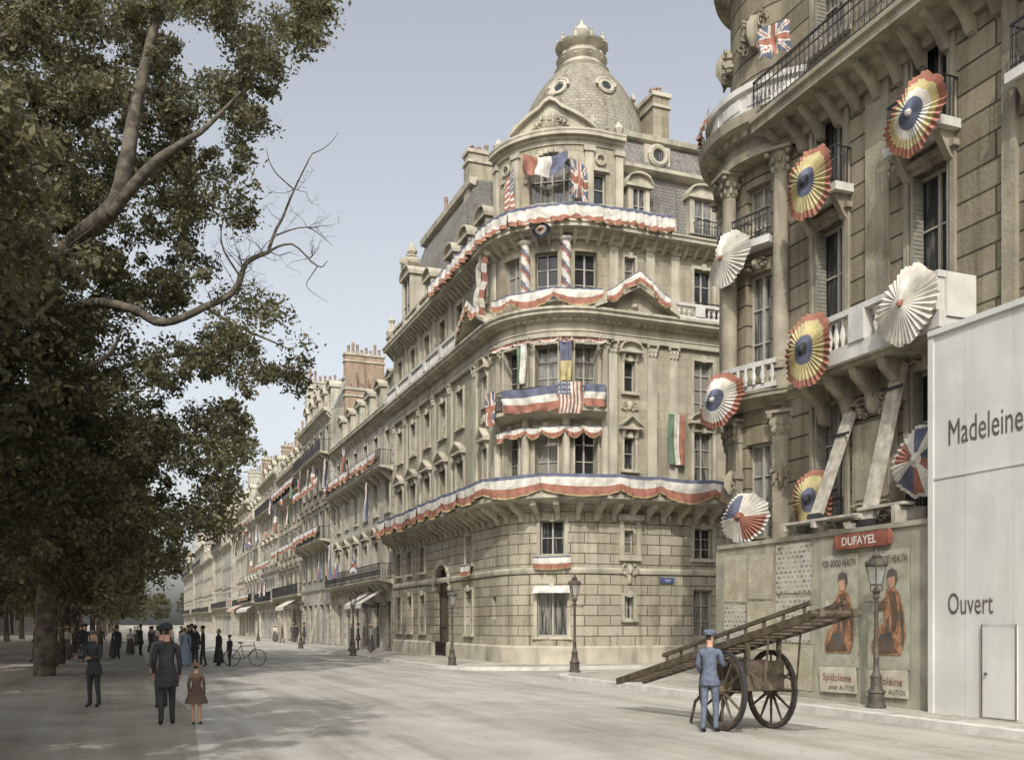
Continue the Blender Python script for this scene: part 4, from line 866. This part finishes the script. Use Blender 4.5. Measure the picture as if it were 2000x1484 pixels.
# ---------------------------------------------------------------- people
def person(loc,h,head,label,top='dark',bot='dark',hat=None,skirt=None,arms=((.0,.0),(.0,.0)),step=0.,lean=0.,fingers=True,group=None):
    J=[];E=[];Rd=[]
    def add(p,r,par=None):
        J.append(Vector(p)); Rd.append(r)
        if par is not None: E.append((par,len(J)-1))
        return len(J)-1
    L=lean
    pe=add((0,0,.52),(.075,.06)); sp=add((0,L*.3,.62),(.07,.055),pe); ch=add((0,L*.7,.735),(.085,.062),sp); nb=add((0,L,.82),(.04,.035),ch); nk=add((0,L*1.05,.855),(.03,.03),nb)
    hd=add((0,L*1.1+.008,.9),(.042,.048),nk); ht=add((0,L*1.1+.004,.955),(.044,.05),hd); add((0,L*1.1,.985),(.025,.028),ht)
    no=add((0,L*1.1+.062,.912),(.009,.009),hd)
    hands=[]
    for sg,(fw,up) in zip((-1,1),arms):
        sh_=add((sg*.098,L*.9,.8),(.038,.036),ch)
        el=add((sg*.122,L*.9+.05*fw-.01,.64+.02*fw),(.028,.028),sh_); wr=add((sg*(.125-.03*fw),L*.9+.22*fw+.015,.49+.12*fw+up),(.018,.018),el)
        d=(J[wr]-J[el]).normalized(); pm=add(J[wr]+d*.035,(.02,.012),wr); hands.append(J[wr].copy())
        if fingers:
            side=Vector((0,1,0)) if abs(d.y)<.7 else Vector((0,0,1)); side=(side-d*side.dot(d)).normalized(); cur=Vector((-sg,0,0))
            for k,ln in enumerate((.034,.042,.045,.04)):
                q=J[pm]+side*(.016-.0105*k); f1=add(q+d*ln*.55,(.0052,.0052),pm); add(q+d*ln+cur*.012,(.0045,.0045),f1)
            t1=add(J[wr]+d*.012+side*.024+cur*.004,(.006,.006),pm); add(J[wr]+d*.035+side*.033+cur*.012,(.005,.005),t1)
    for sg in (-1,1):
        st=sg*step; hp=add((sg*.047,0,.49),(.052,.05),pe); kn=add((sg*.052,st*.5+.012*abs(step>0),.28),(.036,.036),hp); an=add((sg*.052,st-.012,.055),(.024,.026),kn)
        add((sg*.052,st-.03,.025),(.022,.024),an); to_=add((sg*.058,st+.045,.022),(.024,.02),an); add((sg*.062,st+.08,.018),(.016,.014),to_)
    me=bpy.data.meshes.new('b'); me.from_pydata([tuple(j*h) for j in J],E,[]); ob=bpy.data.objects.new('b',me); COL.objects.link(ob)
    sm=ob.modifiers.new('s','SKIN'); sm.use_smooth_shade=True
    for i,rr in enumerate(Rd): me.skin_vertices[0].data[i].radius=(rr[0]*h,rr[1]*h)
    me.skin_vertices[0].data[0].use_root=True
    ss=ob.modifiers.new('u','SUBSURF'); ss.levels=1; ss.render_levels=1
    dg=bpy.context.evaluated_depsgraph_get(); nm=bpy.data.meshes.new_from_object(ob.evaluated_get(dg)); bpy.data.objects.remove(ob)
    nm.name='body'; nm.materials.clear()
    for x in (top,bot,'skin','black','hair'): nm.materials.append(M[x])
    zmin=min(v.co.z for v in nm.vertices)
    for v in nm.vertices: v.co.z-=zmin
    for p in nm.polygons:
        c=p.center/h; m=0
        ishand=any((Vector(c)-hh).length<.075 and (Vector(c)-hh).dot(hh-Vector((hh.x,0,.8)))>-.0 for hh in hands)
        if ishand: m=2
        elif c.z>.845: m=2 if (c.y-L*1.1>-.015 or c.z<.88) and c.z<.965 else 4
        elif c.z<.05: m=3
        elif c.z<.51 and abs(c.x)<.105: m=1
        p.material_index=m; p.use_smooth=True
    o=bpy.data.objects.new('person',nm); COL.objects.link(o); o.location=loc; o.rotation_euler=(0,0,head); tag(o,label,'person',group)
    def part(b,name,mats,sm=40):
        x=b.obj(name,mats,smooth=sm); x.parent=o
    hx=Vector((0,L*1.1*h,0))
    if skirt:
        z0,z1,r1,mm=skirt; b=MB(); n=28
        def ring(z,r,f): return [Vector((r*h*math.cos(2*pi*i/n)*(1+f*math.sin(i*2.2)),r*h*.78*math.sin(2*pi*i/n)*(1+f*math.sin(i*1.7)),z*h)) for i in range(n)]
        lv=[(z0,.080,.0),(z0-.05,.092,.01),((z0+z1)/2,(.1+r1)/2,.04),(z1+.02,r1,.08),(z1,r1*.98,.09)]; rr=[ring(*x) for x in lv]
        for j in range(len(lv)-1):
            for i in range(n): b.face([rr[j][i],rr[j][(i+1)%n],rr[j+1][(i+1)%n],rr[j+1][i]],0)
        b.face(rr[0],0); part(b,'coat' if mm in('dark','grey') else 'skirt',[mm])
    if hat:
        b=MB(); k,mm=hat
        P={'bowler':[(.072,.953),(.075,.958),(.058,.957),(.058,.985),(.048,1.008),(.025,1.02),(0,1.023)],'cap':[(.06,.95),(.066,.975),(.05,1.0),(0,1.005)],'boater':[(.085,.955),(.085,.96),(.056,.96),(.054,.992),(0,.994)],'wide':[(.12,.95),(.12,.956),(.06,.968),(.055,1.0),(0,1.01)]}[k]
        b.rev(hx,[(r*h,z*h) for r,z in P],16,0)
        if k=='cap': b.box(lambda x,y,z:hx+Vector((x,y,z)),-.04*h,.04*h,.04*h,.09*h,.95*h,.957*h,0)
        part(b,'hat',[mm])
    else:
        b=MB(); b.rev(hx,[(.05*h,.89*h),(.056*h,.93*h),(.052*h,.97*h),(.03*h,.998*h),(0,1.003*h)],14,0,pi*1.0,pi*2.0); part(b,'hair',['hair'])
    return o
person((-6.0,16.9,0),1.74,.35,'man in long dark coat and hat standing in tree shade','dark','dark',('bowler','dark'),(.6,.38,.11,'dark'),((.2,0),(.1,0)),.03)
person((-5.5,16.95,0),1.08,.1,'small child in brown dress and hat beside a man','brown','skin',('wide','brown'),(.62,.34,.17,'brown'),((.1,0),(.0,0)))
person((-8.85,20.6,0),1.62,2.9,'man in dark jacket and cap standing on the sandy walk','dark','dark',('cap','grey'),(.58,.42,.11,'dark'),((.9,.05),(.9,.05)),.02)
person((-7.35,20.4,0),1.7,.5,'man in dark suit standing with back turned','grey','dark',('bowler','dark'),(.58,.4,.11,'grey'),((0,0),(.2,0)),.05)
person((3.2,15.75,0),1.66,-.5,'workman in blue clothes and cap standing at the cart','wblue','wblue',('cap','wblue'),(.56,.46,.1,'wblue'),((.5,.0),(.9,.05)),.04)
person((-13.6,40.5,0),1.62,.4,'woman in pale blue dress walking','lblue','lblue',('boater','straw'),(.62,.04,.17,'lblue'),fingers=False)
person((-12.8,40.3,0),1.66,1.9,'man in dark suit beside a bicycle','dark','dark',('bowler','dark'),None,((.4,0),(.1,0)),.06,fingers=False)
person((-12.3,40.8,0),1.55,2.4,'woman in dark dress standing in the road','dark','dark',None,(.62,.08,.16,'dark'),fingers=False)
person((-11.75,40.5,0),1.3,1.2,'child in dark clothes standing in the road','dark','dark',('cap','dark'),None,((.0,0),(.3,0)),.04,fingers=False)
rr=random.Random(5)
protos=[person((-19.5,48,0),1.68,.2,'passer-by in dark clothing under the trees','dark','dark',('bowler','dark'),(.58,.36,.12,'dark'),fingers=False,group='crowd of passers-by under the trees'),
 person((-20.5,50,0),1.6,2.2,'woman in pale blouse and dark skirt under the trees','cw','grey',('wide','straw'),(.62,.06,.16,'grey'),fingers=False,group='crowd of passers-by under the trees'),
 person((-22,52,0),1.7,-2.2,'man in grey suit walking under the trees','grey','grey',('boater','straw'),None,((.3,0),(-.2,0)),.09,fingers=False,group='crowd of passers-by under the trees')]
for k in range(44):
    p=protos[k%3]; a=44+rr.random()*40; v=-4.5+rr.random()*8 if k%5 else 12+rr.random()*1.6
    q=p.copy(); COL.objects.link(q); q.location=W(a if v<10 else a+10,v,0.0 if v<10 else .13); q.rotation_euler=(0,0,rr.random()*6.28); sc=.94+.1*rr.random(); q.scale=(sc,)*3
    for c in p.children:
        d=c.copy(); COL.objects.link(d); d.parent=q
BC=thing('bicycle','black bicycle standing in the road beside pedestrians','bicycle',(-11.1,40.4,0)); bo=Vector((-11.1,40.4,0))
Bq=lambda x,z:bo+Vector((x*.95,x*.3,z))
for x in (-.52,.52):
    b=MB(); b.tube([Bq(x+.34*math.cos(q),.35+.34*math.sin(q)) for q in [2*pi*i/24 for i in range(25)]],.018,5,0)
    for k in range(10): q=2*pi*k/10; b.tube([Bq(x,.35),Bq(x+.33*math.cos(q),.35+.33*math.sin(q))],.003,3,0)
    b.obj('wheel',['iron'],BC)
b=MB()
for p,q in (((-.52,.35),(-.15,.85)),((-.52,.35),(-.02,.3)),((-.02,.3),(-.17,.95)),((-.15,.85),(.38,.85)),((-.02,.3),(.4,.75)),((.52,.35),(.36,1.0))): b.tube([Bq(*p),Bq(*q)],.016,5,0)
b.tube([Bq(.36,1.0)+Vector((-.08,.25,0)),Bq(.38,1.02),Bq(.36,1.0)+Vector((.08,-.25,0))],.013,5,0); b.obj('frame',['iron'],BC)
b=MB(); b.blob(lambda x,y,z:bo+Vector((x,y,z)),-.17,-.05,.98,.13,.07,.04); b.obj('saddle',['wood'],BC)
b=MB(); p=W(76.4,13.2,.13); q=W(76.4,14.05,4.2)
for e in (-.2,.2): b.tube([p+U*e,q+U*e],.03,5,0)
for k in range(12): m=p.lerp(q,(k+.5)/12); b.tube([m-U*.2,m+U*.2],.018,4,0)
tag(b.obj('ladder',['wood2'],org=p),'pale wooden ladder leaning on a shop front','ladder')
# ---------------------------------------------------------------- trees
def leafmesh(name,cen,rad,per,size,flat=.75):
    cen=np.array(cen); rad=np.array(rad); n=len(cen)*per
    c=np.repeat(cen,per,0); r=np.repeat(rad,per)
    d=RNG.normal(size=(n,3)); d/=np.linalg.norm(d,axis=1)[:,None]; rr=RNG.random(n)**.55*(1+.5*(RNG.random(n)>.88))
    pos=c+d*(r*rr)[:,None]*np.array([1,1,flat])
    a=RNG.normal(size=(n,3)); a/=np.linalg.norm(a,axis=1)[:,None]; b=np.cross(a,RNG.normal(size=(n,3))); b/=np.linalg.norm(b,axis=1)[:,None]
    s=size*(.5+.9*RNG.random(n)); a=a*s[:,None]; b=b*(s*.5)[:,None]
    v=np.stack([pos-a,pos-b*1.,pos+a,pos+b],1).reshape(-1,3)
    me=bpy.data.meshes.new(name); me.vertices.add(4*n); me.vertices.foreach_set('co',v.astype(np.float32).ravel())
    me.loops.add(4*n); me.loops.foreach_set('vertex_index',np.arange(4*n,dtype=np.int32)); me.polygons.add(n); me.polygons.foreach_set('loop_start',np.arange(0,4*n,4,dtype=np.int32)); me.update(calc_edges=True)
    me.materials.append(M['leaf']); return me
def limb(b,pts,r0,r1,n=7):
    P=[]; pts=[Vector(p) for p in pts]
    for i in range(len(pts)-1):
        p0=pts[max(0,i-1)];p1=pts[i];p2=pts[i+1];p3=pts[min(len(pts)-1,i+2)]
        for k in range(4):
            t=k/4; P.append(.5*((2*p1)+(p2-p0)*t+(2*p0-5*p1+4*p2-p3)*t*t+(3*p1-p0-3*p2+p3)*t**3)+noise.noise_vector(p1*3+Vector((t,0,0)))*.06)
    P.append(pts[-1]); m=len(P); b.tube(P,[r0+(r1-r0)*i/(m-1) for i in range(m)],n,0); return P
TY=33.
TX=lambda px:(px-1000)*TY/1900
TREE=thing('tree','huge leafy plane tree with a bare crooked branch beside the road','tree',(TX(88),TY,0))
def tp(px,y,dy=0): return (TX(px)*(1+dy/TY),TY+dy,1.75+(1218-y)*(TY+dy)/1900)
b=MB()
limb(b,[(TX(86),TY,-.1),tp(90,1200),tp(96,1060),tp(90,850),tp(80,640,-1),tp(110,520,-2)],.36,.32,12)
main=limb(b,[tp(70,560,-1.5),tp(150,470,-3),tp(225,400,-3.8),tp(252,300,-4),tp(270,190,-3.5),tp(300,60,-3),tp(330,-60,-2.5)],.34,.1,10)
l2=limb(b,[tp(215,415,-3.8),tp(280,340,-4.2),tp(340,290,-4.3),tp(390,258,-4.4),tp(470,180,-4)],.2,.04)
BB=limb(b,[tp(80,620,-1),tp(180,590,-2.5),tp(260,605,-3),tp(320,632,-3),tp(400,600,-2.6),tp(462,562,-2),tp(480,515,-1.5),tp(525,492,-1.2)],.17,.065,8)
limb(b,[tp(525,492,-1.2),tp(548,430,-.9),tp(575,370,-.7),tp(610,300,-.6)],.06,.015); limb(b,[tp(525,492,-1.2),tp(570,478,-.9),tp(620,520,-1),tp(640,510,-1)],.045,.012); limb(b,[tp(540,460,-.9),tp(600,445,-.6),tp(650,480,-.5)],.03,.008); limb(b,[tp(470,540,-1.7),tp(430,470,-1.2),tp(445,400,-.8)],.04,.01); limb(b,[tp(575,370,-.7),tp(530,330,-.9),tp(520,290,-1)],.025,.008); limb(b,[tp(400,600,-2.6),tp(470,640,-2),tp(560,680,-2)],.06,.02)
limb(b,[tp(610,300,-.6),tp(640,285,-.5),tp(662,260,-.5)],.018,.006); limb(b,[tp(620,520,-1),tp(600,560,-1),tp(640,590,-1)],.02,.005)
limb(b,[tp(90,800),tp(180,740,1),tp(300,700,2),tp(420,690,2)],.16,.03); limb(b,[tp(92,900),tp(200,860,-1.5),tp(330,850,-2)],.13,.03); limb(b,[tp(85,600),tp(20,480,2),tp(-60,350,3)],.3,.06); limb(b,[tp(95,720),tp(150,620,3),tp(250,500,5)],.2,.04); limb(b,[tp(95,790,-.5),tp(160,725,-4),tp(215,690,-4.5),tp(240,640,-4.6)],.14,.03)
rt=random.Random(3)
def twigs(path,n,L,r,dep=0):
    for k in range(n):
        p=path[rt.randrange(len(path)//3,len(path))]; d=Vector((rt.uniform(-.7,1),rt.uniform(-.6,.6),rt.uniform(-.4,1))).normalized()*L*rt.uniform(.5,1.2)
        m1=p+d*.35+Vector((rt.uniform(-.1,.1),0,rt.uniform(-.1,.15))); m2=p+d*.7+Vector((rt.uniform(-.15,.15),0,rt.uniform(-.15,.15))); q=p+d
        b.tube([p,m1,m2,q],[r,r*.7,r*.5,r*.25],4)
        if dep<2: twigs([p,m1,m2,q],2,L*.5,r*.5,dep+1)
twigs(BB[12:],24,1.3,.018)
twigs([Vector(tp(525,492,-1.2)),Vector(tp(548,430,-.9)),Vector(tp(575,370,-.7)),Vector(tp(600,445,-.6)),Vector(tp(610,500,-1))],14,1.0,.014)
def scr(p): return (1000+1900*p.x/p.y,1218-1900*(p.z-1.75)/p.y,p.y-TY)
keep=[scr(p) for p in main[1:]+l2[:-4]+BB[3:18]]
poly=[(-120,-60),(640,-60),(655,60),(595,90),(575,150),(545,200),(570,225),(520,262),(560,310),(470,345),(505,380),(485,430),(500,450),(440,500),(470,545),(530,570),(575,640),(600,700),(590,760),(520,740),(470,790),(500,870),(450,900),(470,990),(430,1050),(360,1110),(280,1130),(250,1200),(130,1170),(60,1120),(-120,1120)]
def inside(x,y):
    c=False; n=len(poly)
    for i in range(n):
        x1,y1=poly[i];x2,y2=poly[(i+1)%n]
        if (y1>y)!=(y2>y) and x<(x2-x1)*(y-y1)/(y2-y1)+x1: c=not c
    return c
cen=[];rad=[]
while len(cen)<2100:
    x=rt.uniform(-120,660); y=rt.uniform(-60,1200)
    if not inside(x,y): continue
    n1=noise.noise(Vector((x*.0085,y*.012,3.1)))
    if n1<-.22 and x>220: continue
    if noise.noise(Vector((x*.022,y*.028,9.1)))<-.22 and x>200 and y<1000: continue
    if 440<y<640 and x>380 and rt.random()<.72: continue
    if 250<y<470 and 380<x and rt.random()<.45: continue
    dep=rt.uniform(-4.5,5.5)*(1-.3*max(0,x)/650)
    if any(abs(x-a)+abs(y-bb)<36 and dep<c+.8 for a,bb,c in keep) and rt.random()<.68: continue
    p=Vector(tp(x,y,dep))
    if noise.noise(p*.55)<-.18: continue
    cen.append(tuple(p)); rad.append(rt.uniform(.25,.75))
me=leafmesh('crown',cen,rad,125,.085); o=bpy.data.objects.new('crown',me); COL.objects.link(o)
me.transform(Matrix.Translation(-TREE.location))
o.parent=TREE; b.obj('trunk',['bark'],TREE,smooth=60)
def treeproto(seed,h,rad_,nclump,per,size,zlow):
    r=random.Random(seed); b=MB(); limb(b,[(0,0,-.1),(.1*r.random(),.1,1.5),(.1,0,zlow+.5),(0,.1,h*.6)],.28,.14,9)
    cen=[];rd=[]
    for k in range(11):
        a=k*2.4+r.random(); z0=zlow+r.random()*(h*.35); e=rad_*(.5+.4*r.random()); p=Vector((0,0,z0)); q=Vector((math.cos(a)*e,math.sin(a)*e,z0+1.5+r.random()*h*.3)); m=(p+q)/2+Vector((0,0,.4))
        limb(b,[p,m,q],.12,.03,5)
        for j in range(4): s_=q+Vector((r.uniform(-1,1),r.uniform(-1,1),r.uniform(-.3,1.3))); b.tube([m.lerp(q,.5),s_],[.03,.01],4)
    while len(cen)<nclump:
        d=Vector((r.gauss(0,1),r.gauss(0,1),r.gauss(0,1))).normalized()*(r.random()**.4)
        p=Vector((d.x*rad_,d.y*rad_,(zlow+h)/2+d.z*(h-zlow)/2))
        if noise.noise(p*.5+Vector((seed*7,0,0)))<-.12: continue
        cen.append(tuple(p)); rd.append(r.uniform(.35,.8))
    return b.mesh('trunk',['bark'],smooth=60),leafmesh('crown',cen,rd,per,size)
PT=[treeproto(11,13,4.6,320,80,.13,2.4),treeproto(12,12,4.2,300,80,.13,2.2),treeproto(13,14.5,4.8,360,95,.12,5.5)]
def tree(x,y,k,lab,sc=1,rot=0,grp='tree rows along the boulevard'):
    t_=thing('tree',lab,'tree',(x,y,0),grp); t_.rotation_euler=(0,0,rot); t_.scale=(sc,sc,sc)
    for nm,me in zip(('trunk','crown'),PT[k]): o=bpy.data.objects.new(nm,me); COL.objects.link(o); o.parent=t_
for i,a in enumerate([47,56,65,75,86,98,112,128,146,166,190,220,255,290,330]):
    p=W(a,-3.2+rt.uniform(-.4,.4)); tree(p.x,p.y,i%2,'leafy street tree in the row along the boulevard',.95+.15*rt.random(),rt.random()*6)
for i,a in enumerate([42,50,58,67,76,86,98,110,125,145,170,200,235]):
    p=W(a,-11+rt.uniform(-.6,.6)); tree(p.x,p.y,(i+1)%2,'leafy street tree in the second row',1.+.15*rt.random(),rt.random()*6)
for i,a in enumerate([80,92,105,120,138,160,185]):
    p=W(a,-18+rt.uniform(-.6,.6)); tree(p.x,p.y,i%2,'leafy street tree in the third row',1.+.15*rt.random(),rt.random()*6)
for x,y in ((-125,345),(-116,352),(-107,348),(-99,356),(-134,350)): tree(x,y,x%2,'leafy tree closing the far end of the boulevard',1.1,x)
for x,y,s in ((-8.6,6.2,1.0),(-12.8,13.,1.05),(-13.5,-3,1.),(-7.5,-4,1.),(-15.6,20.5,1.1),(-17,27,1.05),(-12.5,4,1.)): tree(x,y,2,'tall leafy tree beside the sandy walk',s,x)
# ---------------------------------------------------------------- light, sky, camera
el=math.radians(43); th=Vector((.112,.993,0)).normalized()
tr=th*math.cos(el)-Z*math.sin(el)
sl=bpy.data.lights.new('sun','SUN'); sl.energy=2.75; sl.angle=math.radians(.6); sl.color=(1,.95,.86); so=bpy.data.objects.new('sun',sl); COL.objects.link(so); so.rotation_euler=tr.to_track_quat('-Z','Y').to_euler(); so.location=(0,-20,40)
wd=bpy.data.worlds.new('World'); S.world=wd; wd.use_nodes=True; n=wd.node_tree.nodes; l=wd.node_tree.links
sk=n.new('ShaderNodeTexSky'); sk.sky_type='NISHITA'; sk.sun_disc=False; sk.sun_elevation=el; sk.sun_rotation=math.atan2(-th.x,-th.y); sk.dust_density=4.; sk.air_density=1.2; sk.ozone_density=1.0
hs=n.new('ShaderNodeHueSaturation'); hs.inputs['Saturation'].default_value=.32; hs.inputs['Value'].default_value=1.3; l.new(sk.outputs[0],hs.inputs['Color']); l.new(hs.outputs[0],n['Background'].inputs[0]); n['Background'].inputs[1].default_value=.15
cd=bpy.data.cameras.new('camera'); cam=bpy.data.objects.new('camera',cd); COL.objects.link(cam); cam.location=(0,0,1.75); cam.rotation_euler=(pi/2,0,0); cd.sensor_width=36; cd.lens=34.2; cd.shift_y=.238; cd.clip_end=3000; cd.clip_start=.1; S.camera=cam
S.view_settings.view_transform='Standard'; S.view_settings.look='None'; S.view_settings.exposure=0
